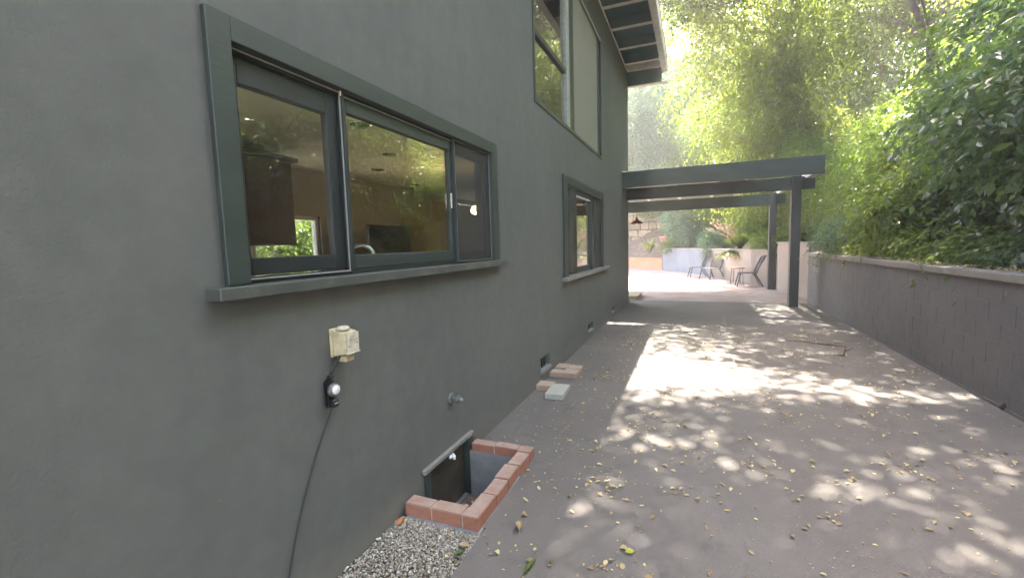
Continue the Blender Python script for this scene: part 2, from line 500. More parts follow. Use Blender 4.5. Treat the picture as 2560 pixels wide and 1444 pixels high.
class MB:
    def __init__(self):
        self.v = []
        self.f = []
        self.smooth = []

    def add(self, vs, fs, sm=False):
        b = len(self.v)
        self.v += [tuple(x) for x in vs]
        self.f += [tuple(b + i for i in f) for f in fs]
        self.smooth += [sm] * len(fs)
        return self

    def box(self, a, b, jit=0.0):
        x0, y0, z0 = [min(a[i], b[i]) for i in range(3)]
        x1, y1, z1 = [max(a[i], b[i]) for i in range(3)]
        vs = [(x0, y0, z0), (x1, y0, z0), (x1, y1, z0), (x0, y1, z0), (x0, y0, z1), (x1, y0, z1), (x1, y1, z1), (x0, y1, z1)]
        if jit:
            vs = [tuple(c + random.uniform(-jit, jit) for c in v) for v in vs]
        self.add(vs, [(0, 3, 2, 1), (4, 5, 6, 7), (0, 1, 5, 4), (1, 2, 6, 5), (2, 3, 7, 6), (3, 0, 4, 7)])
        return self

    def quad(self, a, b, c, d):
        self.add([a, b, c, d], [(0, 1, 2, 3)])
        return self

    def tube(self, pts, rad, n=8, cap=True):
        pts = [Vector(p) for p in pts]
        rs = rad if isinstance(rad, (list, tuple)) else [rad] * len(pts)
        vs = []
        up = None
        for i, p in enumerate(pts):
            d = (pts[min(i + 1, len(pts) - 1)] - pts[max(i - 1, 0)])
            if d.length < 1e-9: d = Vector((0, 0, 1))
            d.normalize()
            if up is None:
                up = Vector((1, 0, 0)) if abs(d.x) < 0.8 else Vector((0, 1, 0))
            s = d.cross(up).normalized()
            up = s.cross(d).normalized()
            for k in range(n):
                a = 2 * PI * k / n
                vs.append(p + (s * math.cos(a) + up * math.sin(a)) * rs[i])
        fs = []
        for i in range(len(pts) - 1):
            for k in range(n):
                fs.append((i * n + k, i * n + (k + 1) % n, (i + 1) * n + (k + 1) % n, (i + 1) * n + k))
        if cap:
            fs.append(tuple(reversed(range(n))))
            fs.append(tuple((len(pts) - 1) * n + k for k in range(n)))
        self.add(vs, fs, n > 5)
        return self

    def lathe(self, prof, centre=(0, 0, 0), n=20, axis='Z', cap=True):
        vs = []
        for r, h in prof:
            for k in range(n):
                a = 2 * PI * k / n
                p = (r * math.cos(a), r * math.sin(a), h)
                if axis == 'X': p = (h, r * math.cos(a), r * math.sin(a))
                vs.append(tuple(p[i] + centre[i] for i in range(3)))
        fs = []
        for i in range(len(prof) - 1):
            for k in range(n):
                fs.append((i * n + k, i * n + (k + 1) % n, (i + 1) * n + (k + 1) % n, (i + 1) * n + k))
        if cap:
            fs.append(tuple(reversed(range(n))))
            fs.append(tuple((len(prof) - 1) * n + k for k in range(n)))
        self.add(vs, fs, True)
        return self

    def build(self, name, mat, parent=None, bevel=0.0, world=False, seg=1):
        off = world_offset(parent) if (world and parent) else Vector((0, 0, 0))
        me = bpy.data.meshes.new(name)
        me.from_pydata([tuple(Vector(v) - off) for v in self.v], [], self.f)
        me.polygons.foreach_set('use_smooth', self.smooth)
        me.materials.append(mat)
        bm = bmesh.new()
        bm.from_mesh(me)
        bmesh.ops.recalc_face_normals(bm, faces=bm.faces)
        if bevel > 0:
            es = [e for e in bm.edges if len(e.link_faces) == 2 and e.calc_face_angle(0) > 0.9]
            bmesh.ops.bevel(bm, geom=es, offset=bevel, segments=seg, affect='EDGES', clamp_overlap=True)
        bm.to_mesh(me)
        bm.free()
        me.update()
        o = bpy.data.objects.new(name, me)
        COL.objects.link(o)
        if parent: o.parent = parent
        return o


def part_copy(o, loc=None, rot=None, parent=None, scale=None):
    c = o.copy()
    COL.objects.link(c)
    if parent is not None: c.parent = parent
    if loc is not None: c.location = loc
    if rot is not None: c.rotation_euler = rot
    if scale is not None: c.scale = scale
    return c


def copy_tree(o, parent=None):
    c = o.copy()
    COL.objects.link(c)
    if parent is not None: c.parent = parent
    for ch in list(o.children):
        copy_tree(ch, c)
    return c


def npmesh(name, verts, faces_n, mat, parent=None, tint=None, smooth=False, uniform=3):
    """verts Nx3, faces_n Mx3 or Mx4 (uniform), per-face tint"""
    me = bpy.data.meshes.new(name)
    nf = len(faces_n)
    me.vertices.add(len(verts))
    me.vertices.foreach_set('co', np.asarray(verts, dtype=np.float32).ravel())
    me.loops.add(nf * uniform)
    me.loops.foreach_set('vertex_index', np.asarray(faces_n, dtype=np.int32).ravel())
    me.polygons.add(nf)
    me.polygons.foreach_set('loop_start', np.arange(0, nf * uniform, uniform, dtype=np.int32))
    me.polygons.foreach_set('loop_total', np.full(nf, uniform, dtype=np.int32))
    me.update(calc_edges=True)
    if tint is not None:
        a = me.attributes.new('tint', 'FLOAT', 'FACE')
        a.data.foreach_set('value', np.asarray(tint, dtype=np.float32))
    me.materials.append(mat)
    o = bpy.data.objects.new(name, me)
    COL.objects.link(o)
    if parent: o.parent = parent
    return o


# ------------------------------------------------------------------ ground
def struct(o):
    o['kind'] = 'structure'
    return o


g = MB()
g.quad((-150, -150, -0.75), (150, -150, -0.75), (150, 150, -0.75), (-150, 150, -0.75))
struct(g.build('ground', M['soil']))

DY0, DY1 = -9.0, 13.2
WX, WY0, WY1 = -1.262, 2.30, 3.09         # inner edges of the window well
d = MB()
GXE = -1.13
# driveway slab built as separate rectangles around the gravel strip and the window well
d.box((GXE, DY0, -0.12), (RX + 0.05, 2.255, 0.0))
d.box((WX + 0.05, 2.255, -0.12), (RX + 0.05, DY1, 0.0))
d.box((L, WY1 + 0.05, -0.12), (WX + 0.05, DY1, 0.0))
struct(d.build('driveway', M['drive']))

pt = MB()
pt.add([(L - 0.2, DY1, 0.0), (2.75, DY1, 0.0), (2.9, 14.0, 0.0), (2.5, 16.2, 0.0), (2.5, 18.45, 0.0), (2.05, 18.9, 0.0), (1.3, 20.75, 0.0),
        (0.0, 24.4, 0.0), (-1.6, 27.5, 0.0), (-3.9, 29.9, 0.0), (-9, 33, 0.0), (-14, 33, 0.0), (-14, 12.6, 0.0), (L - 0.2, 12.6, 0)],
       [tuple(range(14))])
struct(pt.build('patio', M['patio']))
yd = MB().box((-26, -10, -0.1), (-5.55, 12.6, -0.004))
struct(yd.build('yard', M['lawn']))

# gravel strip
gb = MB().box((L, DY0, -0.1), (GXE, 2.2, -0.03))
struct(gb.build('gravel_bed', M['gravel_base']))


def octa(n, cx, size, tintf, mat, name, seed, flat=0.7):
    r = np.random.default_rng(seed)
    base = np.array([(1, 0, 0), (-1, 0, 0), (0, 1, 0), (0, -1, 0), (0, 0, 1), (0, 0, -1)], float)
    P = cx(r, n)
    s = size[0] + (size[1] - size[0]) * r.random((n, 1, 1)) ** 2
    V = base[None] * s * (0.65 + 0.7 * r.random((n, 6, 1)))
    V[:, :, 2] *= flat
    a = r.random(n) * 2 * PI
    ca, sa = np.cos(a)[:, None], np.sin(a)[:, None]
    X = V[:, :, 0] * ca - V[:, :, 1] * sa
    Y = V[:, :, 0] * sa + V[:, :, 1] * ca
    tl = r.normal(0, 0.35, n)[:, None]
    Z = V[:, :, 2] + X * tl
    V = np.stack([X, Y, Z], -1) + P[:, None]
    F = np.array([(0, 2, 4), (2, 1, 4), (1, 3, 4), (3, 0, 4), (2, 0, 5), (1, 2, 5), (3, 1, 5), (0, 3, 5)])
    Fa = (F[None] + 6 * np.arange(n)[:, None, None]).reshape(-1, 3)
    t = np.repeat(tintf(r, n), 8)
    return npmesh(name, V.reshape(-1, 3), Fa, mat, None, t)


def gpos(r, n):
    y = 2.19 - r.random(n) ** 1.5 * 3.2
    x = L + 0.005 + r.random(n) * (GXE - L - 0.01)
    z = -0.026 + 0.02 * r.random(n) + 0.02 * np.exp(-((x - L) / 0.06)) * 0.3
    return np.stack([x, y, z], -1)


gv = octa(21000, gpos, (0.0045, 0.012), lambda r, n: r.random(n), M['pebble'], 'gravel', 3)
tag(gv, 'pale crushed gravel strip between house wall and driveway edge', 'gravel', kind='stuff')

# ------------------------------------------------------------------ HOUSE
house = empty('house', (L, 5.0, 0.0), 0, 'dark charcoal stucco two storey house filling the left side, with deep open eave', 'house')
HY0, HY1 = -6.0, 12.732
HZ1 = 6.30
TH = 0.15
# openings in the driveway wall: (y0, y1, z0, z1)
OP = [(1.285, 3.700, 1.525, 2.472),       # kitchen window
      (6.262, 8.890, 1.190, 2.500),       # far low window
      (4.960, 8.960, 3.262, 5.560),       # tall upper window
      (2.500, 3.100, -0.34, 0.150)]       # crawl space opening
VENTS = [(4.985, 5.345, 0.150, 0.305), (7.57, 7.97, 0.140, 0.265), (9.95, 10.26, 0.13, 0.225)]
ALLOP = OP + VENTS
ys = sorted({HY0, HY1} | {v for o in ALLOP for v in o[:2]})
zs = sorted({-0.6, HZ1} | {v for o in ALLOP for v in o[2:]})
w = MB()
vid = {}


def wv(x, y, z):
    k = (round(x, 4), round(y, 4), round(z, 4))
    if k not in vid:
        vid[k] = len(w.v)
        w.v.append(k)
    return vid[k]


def solid(i, j):
    if i < 0 or j < 0 or i >= len(ys) - 1 or j >= len(zs) - 1: return False
    yc, zc = (ys[i] + ys[i + 1]) / 2, (zs[j] + zs[j + 1]) / 2
    return not any(o[0] < yc < o[1] and o[2] < zc < o[3] for o in ALLOP)


for i in range(len(ys) - 1):
    for j in range(len(zs) - 1):
        if not solid(i, j): continue
        a, b, c, e = ys[i], ys[i + 1], zs[j], zs[j + 1]
        for X in (L, L - TH):
            q = (wv(X, a, c), wv(X, b, c), wv(X, b, e), wv(X, a, e))
            w.f.append(q if X == L else q[::-1]); w.smooth.append(False)
        for di, dj, (p0, p1) in ((-1, 0, ((a, c), (a, e))), (1, 0, ((b, c), (b, e))), (0, -1, ((a, c), (b, c))), (0, 1, ((a, e), (b, e)))):
            if not solid(i + di, j + dj):
                w.f.append((wv(L, *p0), wv(L, *p1), wv(L - TH, *p1), wv(L - TH, *p0))); w.smooth.append(False)
w.build('wall', M['stucco'], house, world=True)

XB = -5.40
# north end wall with glazed opening, back wall with one seen and two added openings, near end wall
nw = MB()
for a, b in (((XB, -0.6), (-3.30, 6.30)), ((-2.20, -0.6), (L - TH - 0.002, 6.30)), ((-3.30, 2.42), (-2.20, 6.30)), ((-3.30, -0.6), (-2.20, 0.55))):
    nw.box((a[0], HY1 - 0.15, a[1]), (b[0], HY1 - 0.001, b[1]))
nw.build('wall', M['stucco'], house, world=True)
bw = MB()
bops = [(-4.2, 1.7, 0.45, 2.75), (4.25, 5.43, 0.55, 2.19), (9.6, 12.3, 0.45, 2.80)]  # first and last openings are unseen, added to brighten the room
yc = HY0
for (a, b, c, e) in bops:
    bw.box((XB - 0.15, yc, -0.6), (XB, a, 6.30))
    bw.box((XB - 0.15, a, e), (XB, b, 6.30))
    bw.box((XB - 0.15, a, -0.6), (XB, b, c))
    yc = b
bw.box((XB - 0.15, yc, -0.6), (XB, HY1, 6.30))
bw.build('wall', M['stucco'], house, world=True)
MB().box((XB, HY0, -0.6), (L - TH - 0.002, HY0 + 0.15, 6.30)).build('wall', M['stucco'], house, world=True)
# plaster lining
ln = MB()
xi = L - TH - 0.004
for a, b, c, e in bops: pass
yc = HY0 + 0.16
for (a, b, c, e) in bops:
    ln.box((XB + 0.002, yc, 0.4), (XB + 0.02, a, 2.85))
    ln.box((XB + 0.002, a, e), (XB + 0.02, b, 2.85))
    ln.box((XB + 0.002, a, 0.4), (XB + 0.02, b, c))
    yc = b
ln.box((XB + 0.002, yc, 0.4), (XB + 0.02, HY1 - 0.16, 2.85))
for a, b in (((XB + 0.022, 0.4), (-3.30, 2.85)), ((-2.20, 0.4), (xi, 2.85)), ((-3.30, 2.42), (-2.20, 2.85))):
    ln.box((a[0], HY1 - 0.172, a[1]), (b[0], HY1 - 0.152, b[1]))
ln.build('interior_wall', M['room'], house, world=True)
MB().box((XB + 0.001, HY0 + 0.155, 2.852), (xi, HY1 - 0.155, 2.92)).build('interior_ceiling', M['ceiling'], house, world=True)
MB().box((XB + 0.001, HY0 + 0.155, 0.33), (xi, HY1 - 0.155, 0.398)).build('interior_floor', M['floorwood'], house, world=True)
cz = MB().box((XB + 0.002, -5.5, -0.62), (L - TH, 12.5, -0.36))
cz.build('crawl_space_floor', M['dirt'], house, world=True)
for (x, y) in ((-4.41, 5.64), (-3.59, 4.85), (-3.0, 3.6), (-4.9, 7.3)):
    MB().lathe([(0.085, 2.835), (0.095, 2.851)], (x, y, 0), 18).build('recessed_light', M['black'], house, world=True)
# back windows, two of them added for daylight: white frames and panes
for (a, b, c, e) in bops:
    fr = MB()
    fw = 0.06
    fr.box((XB - 0.11, a, c), (XB - 0.03, a + fw, e)); fr.box((XB - 0.11, b - fw, c), (XB - 0.03, b, e))
    fr.box((XB - 0.11, a + fw, e - fw), (XB - 0.03, b - fw, e)); fr.box((XB - 0.11, a + fw, c), (XB - 0.03, b - fw, c + fw))
    wf = fr.build('back_or_added_window', M['white'], house, world=True)
    MB().box((XB - 0.075, a + fw, c + fw), (XB - 0.07, b - fw, e - fw)).build('pane', M['glass'], wf, world=True)
fr = MB()
fr.box((-3.30, HY1 - 0.11, 0.55), (-3.24, HY1 - 0.04, 2.42)); fr.box((-2.26, HY1 - 0.11, 0.55), (-2.2, HY1 - 0.04, 2.42))
fr.box((-3.24, HY1 - 0.11, 2.36), (-2.26, HY1 - 0.04, 2.42)); fr.box((-3.24, HY1 - 0.11, 0.55), (-2.26, HY1 - 0.04, 0.61))
wf = fr.build('end_window', M['white'], house, world=True)
MB().box((-3.24, HY1 - 0.075, 0.61), (-2.26, HY1 - 0.07, 2.36)).build('pane', M['glass'], wf, world=True)


def ring(mb, x0, x1, y0, y1, z0, z1, wl, wr=None, wt=None, wb=None):
    wr = wl if wr is None else wr
    wt = wl if wt is None else wt
    wb = wl if wb is None else wb
    mb.box((x0, y0, z0), (x1, y0 + wl, z1))
    mb.box((x0, y1 - wr, z0), (x1, y1, z1))
    mb.box((x0, y0 + wl, z1 - wt), (x1, y1 - wr, z1))
    mb.box((x0, y0 + wl, z0), (x1, y1 - wr, z0 + wb))
    return mb


# --- kitchen window (near)
kw = ring(MB(), L - 0.09, L - 0.085, 1.287, 3.698, 1.527, 2.470, 0.02).build('kitchen_window', M['sash'], house, world=True)
kw['label'] = 'near three part sliding window with dark green surround'
cs = MB()
cs.box((L + 0.001, 1.190, 1.530), (L + 0.028, 1.287, 2.565))
cs.box((L + 0.001, 3.698, 1.530), (L + 0.028, 3.812, 2.565))
cs.box((L + 0.001, 1.287, 2.470), (L + 0.027, 3.698, 2.565))
cs.build('casing', M['trim'], kw, 0.003, True)
MB().box((L - 0.10, 1.118, 1.478), (L + 0.078, 3.865, 1.528)).build('sill', M['sill'], kw, 0.004, True)
MB().box((L - 0.082, 1.29, 1.5285), (L - 0.018, 3.695, 1.5545)).build('track', M['sash'], kw, 0, True)
MB().box((L - 0.082, 1.29, 2.4465), (L - 0.018, 3.695, 2.4695)).build('track', M['sash'], kw, 0, True)
# sash 1 (left) set back behind an insect screen
ring(MB(), L - 0.075, L - 0.035, 1.300, 1.905, 1.560, 2.440, 0.045, 0.085, 0.10, 0.075).build('sash', M['sash'], kw, 0.004, True)
ring(MB(), L - 0.060, L - 0.020, 1.905, 3.060, 1.555, 2.445, 0.045, 0.040, 0.07, 0.075).build('sash', M['trim'], kw, 0.004, True)
ring(MB(), L - 0.080, L - 0.045, 3.060, 3.680, 1.560, 2.440, 0.05, 0.06, 0.07, 0.06).build('sash', M['sash'], kw, 0.004, True)
MB().box((L - 0.0575, 1.345, 1.635), (L - 0.0535, 1.820, 2.340)).build('pane', M['glass'], kw, 0, True)
MB().box((L - 0.0425, 1.950, 1.630), (L - 0.0385, 3.020, 2.375)).build('pane', M['glass'], kw, 0, True)
MB().box((L - 0.0645, 3.110, 1.620), (L - 0.0605, 3.620, 2.370)).build('pane', M['glass'], kw, 0, True)
ring(MB(), L - 0.012, L - 0.006, 1.292, 1.896, 1.545, 2.462, 0.006).build('screen_frame', M['alu_light'], kw, 0, True)
ring(MB(), L - 0.016, L - 0.004, 3.068, 3.690, 1.540, 2.464, 0.010).build('screen_frame', M['sash'], kw, 0, True)
ring(MB(), L - 0.0035, L - 0.001, 3.072, 3.686, 1.544, 2.460, 0.003).build('screen_frame', M['alu_light'], kw, 0, True)
MB().box((L - 0.0105, 1.298, 1.551), (L - 0.0095, 1.890, 2.456)).build('insect_screen', M['screen_thin'], kw, 0, True)
MB().box((L - 0.0105, 3.079, 1.551), (L - 0.0095, 3.679, 2.453)).build('insect_screen', M['screen'], kw, 0, True)
MB().box((L - 0.03, 1.897, 1.535), (L + 0.004, 1.912, 2.469)).build('mullion', M['sash'], kw, 0.002, True)
MB().box((L - 0.03, 3.045, 1.535), (L + 0.004, 3.064, 2.469)).build('mullion', M['sash'], kw, 0.002, True)
MB().box((L - 0.019, 1.913, 2.446), (L - 0.012, 3.044, 2.452)).build('track', M['alu_light'], kw, 0, True)
MB().box((L - 0.038, 3.022, 1.95), (L - 0.012, 3.034, 2.06)).build('latch', M['alu'], kw, 0.002, True)
for y, z in ((1.292, 2.458), (1.898, 2.455)):
    MB().box((L - 0.012, y - 0.006, z - 0.012), (L + 0.001, y + 0.010, z + 0.012)).build('corner_clip', M['white'], kw, 0.001, True)

# --- far low window
fw_ = ring(MB(), L - 0.09, L - 0.085, 6.264, 8.888, 1.192, 2.498, 0.03).build('bedroom_window', M['sash'], house, world=True)
fw_['label'] = 'far low sliding window with pale sill'
cs = MB()
cs.box((L + 0.001, 6.060, 1.195), (L + 0.028, 6.264, 2.610))
cs.box((L + 0.001, 8.888, 1.195), (L + 0.028, 8.990, 2.610))
cs.box((L + 0.001, 6.264, 2.498), (L + 0.027, 8.888, 2.610))
cs.build('casing', M['trim'], fw_, 0.003, True)
MB().box((L - 0.10, 5.99, 1.140), (L + 0.088, 9.25, 1.194)).build('sill', M['cap'], fw_, 0.004, True)
MB().box((L - 0.03, 6.268, 1.20), (L + 0.003, 6.293, 2.49)).build('mullion', M['alu_light'], fw_, 0.002, True)
MB().box((L - 0.03, 7.93, 1.20), (L + 0.010, 8.06, 2.49)).build('mullion', M['sash'], fw_, 0.002, True)
ring(MB(), L - 0.06, L - 0.02, 6.90, 7.94, 1.20, 2.49, 0.03, 0.03, 0.10, 0.09).build('sash', M['trim'], fw_, 0.003, True)
MB().box((L - 0.022, 6.92, 2.385), (L - 0.010, 7.92, 2.398)).build('track', M['white'], fw_, 0, True)
MB().box((L - 0.0425, 6.93, 1.29), (L - 0.0385, 7.91, 2.39)).build('pane', M['glass'], fw_, 0, True)
MB().box((L - 0.055, 6.293, 1.20), (L - 0.052, 6.90, 2.49)).build('pane', M['glass'], fw_, 0, True)
MB().box((L - 0.055, 8.06, 1.20), (L - 0.052, 8.88, 2.49)).build('pane', M['glass'], fw_, 0, True)
MB().box((L - 0.0105, 6.296, 1.205), (L - 0.0095, 6.90, 2.485)).build('insect_screen', M['screen'], fw_, 0, True)
MB().box((L - 0.0105, 8.062, 1.205), (L - 0.0095, 8.878, 2.485)).build('insect_screen', M['screen'], fw_, 0, True)
MB().box((L - 0.0085, 6.296, 2.474), (L - 0.004, 6.90, 2.481)).build('screen_frame', M['alu_light'], fw_, 0, True)
MB().box((L - 0.0085, 8.85, 1.205), (L - 0.004, 8.875, 2.485)).build('screen_frame', M['sash'], fw_, 0, True)

# --- tall upper window
uw = ring(MB(), L - 0.07, L + 0.012, 4.962, 8.958, 3.264, 5.558, 0.045, 0.06, 0.07, 0.05).build('upper_window', M['trim'], house, world=True)
uw['label'] = 'tall upper window under the eave, left half clear, right half with pale shade'
MB().box((L - 0.065, 6.53, 3.314), (L + 0.006, 6.80, 5.488)).build('mullion', M['sash'], uw, 0.003, True)
MB().box((L - 0.06, 6.37, 3.314), (L + 0.012, 6.53, 5.488)).build('jamb', M['alu_light'], uw, 0.003, True)
b_ = MB()
b_.box((L - 0.05, 5.007, 4.02), (L + 0.004, 6.37, 4.085))
b_.build('transom', M['sash'], uw, 0.003, True)
MB().box((L - 0.032, 5.007, 4.085), (L - 0.028, 6.37, 5.488)).build('pane', M['glass'], uw, 0, True)
MB().box((L - 0.032, 5.007, 3.314), (L - 0.028, 6.37, 4.02)).build('pane', M['glass'], uw, 0, True)
MB().box((L - 0.060, 6.80, 3.314), (L - 0.056, 8.70, 5.488)).build('pane', M['glass'], uw, 0, True)
MB().box((L - 0.032, 6.80, 3.314), (L - 0.024, 8.70, 5.488)).build('outer_shade', M['blind'], uw, 0, True)
MB().box((L - 0.05, 8.72, 3.314), (L - 0.02, 8.898, 5.488)).build('jamb', M['sash'], uw, 0.003, True)
MB().box((L - 0.01, 6.80, 5.43), (L + 0.013, 8.898, 5.47)).build('track', M['alu_light'], uw, 0, True)
# upper floor behind the tall window
MB().box((XB + 0.001, HY0 + 0.155, 5.95), (xi, HY1 - 0.155, 6.0)).build('interior_ceiling', M['ceiling'], house, world=True)
MB().box((XB + 0.001, HY0 + 0.155, 2.93), (xi, HY1 - 0.155, 2.98)).build('interior_floor', M['floorwood'], house, world=True)

# --- roof with rafters
rf = MB().box((-5.7, -6.9, 6.345), (-0.703, 12.955, 6.44)).build('roof', M['eave_dark'], house, 0, True)
yy = [12.13 - 1.0 * k for k in range(1, 19)]
yy = [12.13, 11.15, 10.1, 9.12] + [8.12 - k for k in range(0, 15)]
for y in yy:
    MB().box((L + 0.002, y, 6.143), (-0.835, y + 0.09, 6.343)).build('rafter', M['eave_dark'], rf, 0.003, True)
    MB().box((L + 0.002, y - 0.004, 6.128), (-0.835, y + 0.094, 6.142)).build('rafter_lit_strip', M['eave_light'], rf, 0.002, True)  # pale strip puts bounced light into the colour of the rafter underside
MB().box((-0.833, -6.9, 6.06), (-0.700, 12.955, 6.343)).build('fascia_board', M['eave_light'], rf, 0.004, True)
MB().box((L - 0.6, 12.80, 5.80), (-0.834, 12.945, 6.343)).build('barge_beam', M['eave_dark'], rf, 0.004, True)
MB().box((L - 0.0, 12.795, 5.775), (-0.72, 12.95, 5.799)).build('trim_board', M['eave_light'], rf, 0.002, True)
MB().box((L + 0.002, 12.60, 6.10), (-0.835, 12.64, 6.343)).build('rafter', M['eave_light'], rf, 0.003, True)
MB().box((L + 0.001, -6.0, 6.09), (L + 0.022, 12.58, 6.128)).build('trim_board', M['eave_light'], rf, 0.002, True)

# --- foundation vents
for (a, b, c, e) in VENTS:
    vb = MB().box((L - 0.075, a + 0.002, c + 0.002), (L - 0.070, b - 0.002, e - 0.002)).build('foundation_vent', M['sash'], house, 0, True)
    n = 4
    for k in range(1, n):
        y = a + (b - a) * k / n
        MB().box((L - 0.068, y - 0.012, c + 0.003), (L - 0.035, y + 0.012, e - 0.003)).build('grille_bar', M['sash'], vb, 0, True)
    MB().box((L - 0.07, a - 0.01, c - 0.035), (L + 0.02, b + 0.01, c + 0.001)).build('ledge', M['cap'], vb, 0.003, True)

# --- crawl space frame
cfo = MB().box((L - 0.055, 2.502, -0.338), (L - 0.035, 3.098, 0.131)).build('crawl_opening_frame', M['panel'], house, 0, True)
MB().box((L - 0.033, 2.462, -0.345), (L + 0.014, 2.530, 0.130)).build('jamb', M['trim'], cfo, 0.003, True)
MB().box((L - 0.033, 3.085, -0.345), (L + 0.018, 3.165, 0.130)).build('jamb', M['trim'], cfo, 0.003, True)
MB().box((L - 0.12, 2.452, 0.132), (L + 0.022, 3.14, 0.152)).build('lintel', M['alu_light'], cfo, 0.002, True)
MB().box((L + 0.001, 2.440, 0.154), (L + 0.034, 3.145, 0.170)).build('lintel', M['cap'], cfo, 0.002, True)
ct = MB()
for k in range(7):
    a = random.random() * 6.28
    ct.lathe([(0.002, -0.012), (0.012, -0.004), (0.010, 0.008), (0.002, 0.013)],
             (L + 0.028 + 0.012 * math.cos(a), 2.80 + 0.022 * math.sin(a), 0.118 - 0.004 * k + random.uniform(-.01, .01)), 7)
ct.build('foam_blob', M['white'], cfo, 0, True)

# ------------------------------------------------------------------ window well with brick edging
well = empty('window_well', (-1.45, 2.7, 0.0), 0, 'sunken window well edged with red bricks at the foot of the house wall', 'window well')
wl = MB()
wl.box((L + 0.020, WY1, -0.36), (WX, WY1 + 0.045, 0.022))
wl.box((L + 0.020, WY0 - 0.045, -0.36), (WX, WY0, 0.022))
wl.box((WX, WY0 - 0.045, -0.36), (WX + 0.045, WY1 + 0.045, 0.022))
wl.build('lining', M['wellwall'], well, 0, True)
MB().box((L - 0.15, WY0, -0.42), (WX, WY1, -0.352)).build('floor', M['dirt'], well, 0, True)
BZ0, BZ1 = 0.024, 0.088


def brick_mesh(name, lx, ly, lz, mat, parent, world=False):
    return MB().box((-lx / 2, -ly / 2, -lz / 2), (lx / 2, ly / 2, lz / 2), 0.002).build(name, mat, parent, 0.004, seg=2)


off = world_offset(well)
hb = (BZ1 - 0.012) / 2 + 0.006


def wellbrick(x0, x1, y0, y1, zt=BZ1, rz=0.0):
    o = brick_mesh('brick', abs(x1 - x0), abs(y1 - y0), zt - 0.004, M['brick_red'], well)
    o.location = Vector(((x0 + x1) / 2, (y0 + y1) / 2, (zt + 0.004) / 2 + 0.0)) - off
    o.rotation_euler = (random.uniform(-.008, .008), random.uniform(-.01, .01), rz)
    return o


# front row (two and a half bricks), back row, outer row of four
wellbrick(-1.655, -1.475, 2.200, 2.298)
wellbrick(-1.465, -1.262, 2.201, 2.299)
wellbrick(-1.252, -1.150, 2.198, 2.458, BZ1 + .002)
wellbrick(-1.251, -1.150, 2.467, 2.658, BZ1 - .003, 0.01)
wellbrick(-1.258, -1.153, 2.668, 2.862, BZ1 + .001, 0.025)
wellbrick(-1.247, -1.146, 2.872, 3.072, BZ1 - .001, -0.01)
wellbrick(-1.250, -1.148, 3.080, 3.182, BZ1)
wellbrick(-1.448, -1.258, 3.092, 3.185, BZ1 + .001)
wellbrick(-1.652, -1.458, 3.094, 3.184, BZ1 - .001)
jm = MB()
jm.box((-1.650, 2.207, 0.006), (-1.160, 2.292, 0.082)); jm.box((-1.244, 2.293, 0.006), (-1.158, 3.10, 0.079)); jm.box((-1.645, 3.101, 0.006), (-1.158, 3.178, 0.081))
jm.build('mortar_joint', M['joint'], well, 0, True)
hnch = MB()
hnch.box((-1.66, 2.188, -0.055), (-1.142, 2.30, 0.004)); hnch.box((-1.235, 2.301, -0.05), (-1.142, 3.192, 0.004))
hnch.build('mortar_haunch', M['wellwall'], well, 0.012, True)

# ------------------------------------------------------------------ loose bricks
def loose(lx, ly, lz, loc, rz, mat, label):
    o = brick_mesh('loose_brick', lx, ly, lz, mat, None)
    o.location = (loc[0], loc[1], loc[2] + lz / 2 + 0.001)
    o.rotation_euler = (0, 0, rz)
    return tag(o, label, 'brick', 'loose bricks against the house wall')


loose(0.185, 0.195, 0.058, (-1.585, 4.845, 0), 0.03, M['brick_tan'], 'tan loose brick touching the wall in the nearer pair')
loose(0.20, 0.39, 0.060, (-1.395, 4.685, 0), 0.06, M['brick_grey'], 'pale greenish grey loose paver in front of the nearer tan brick')
loose(0.155, 0.165, 0.062, (-1.600, 5.365, 0), 0.02, M['brick_tan'], 'tan loose brick in the near row of the farther group, against the wall')
loose(0.185, 0.22, 0.064, (-1.428, 5.395, 0), -0.03, M['brick_tan'], 'brown loose brick at the driveway end of the farther group, near row')
loose(0.165, 0.21, 0.062, (-1.600, 5.645, 0), 0.0, M['brick_tan'], 'pinkish loose brick in the back row of the farther group, against the wall')
loose(0.175, 0.17, 0.062, (-1.425, 5.615, 0), 0.03, M['brick_tan'], 'tan loose brick at the driveway end of the farther group, back row')

# ------------------------------------------------------------------ outlet box, timer, cord, pipe
ob = empty('outlet_box', (L, 1.76, 1.19), 0, 'aged cream weatherproof outlet box on the dark wall below the near window', 'outlet box')
MB().box((L + 0.001, 1.700, 1.125), (L + 0.018, 1.815, 1.268)).build('back_plate', M['cream'], ob, 0.004, True)
ho = MB()
vs = [(L + 0.018, 1.706, 1.130), (L + 0.018, 1.808, 1.130), (L + 0.018, 1.808, 1.262), (L + 0.018, 1.706, 1.262),
      (L + 0.098, 1.714, 1.142), (L + 0.098, 1.800, 1.142), (L + 0.090, 1.800, 1.250), (L + 0.090, 1.714, 1.250)]
ho.add(vs, [(0, 1, 2, 3), (4, 5, 6, 7), (0, 1, 5, 4), (1, 2, 6, 5), (2, 3, 7, 6), (3, 0, 4, 7)])
ho.build('cover', M['cream'], ob, 0.004, True)
MB().box((L + 0.0995, 1.716, 1.152), (L + 0.1025, 1.799, 1.246)).build('front_door', M['cream_light'], ob, 0.001, True)
MB().box((L + 0.094, 1.712, 1.140), (L + 0.106, 1.803, 1.150)).build('lip', M['cream_light'], ob, 0.002, True)
MB().lathe([(0.001, 0.0), (0.030, 0.001), (0.032, 0.012), (0.024, 0.020), (0.002, 0.022)], (L + 0.055, 1.745, 1.258), 16).build('knob', M['cream_light'], ob, 0, True)
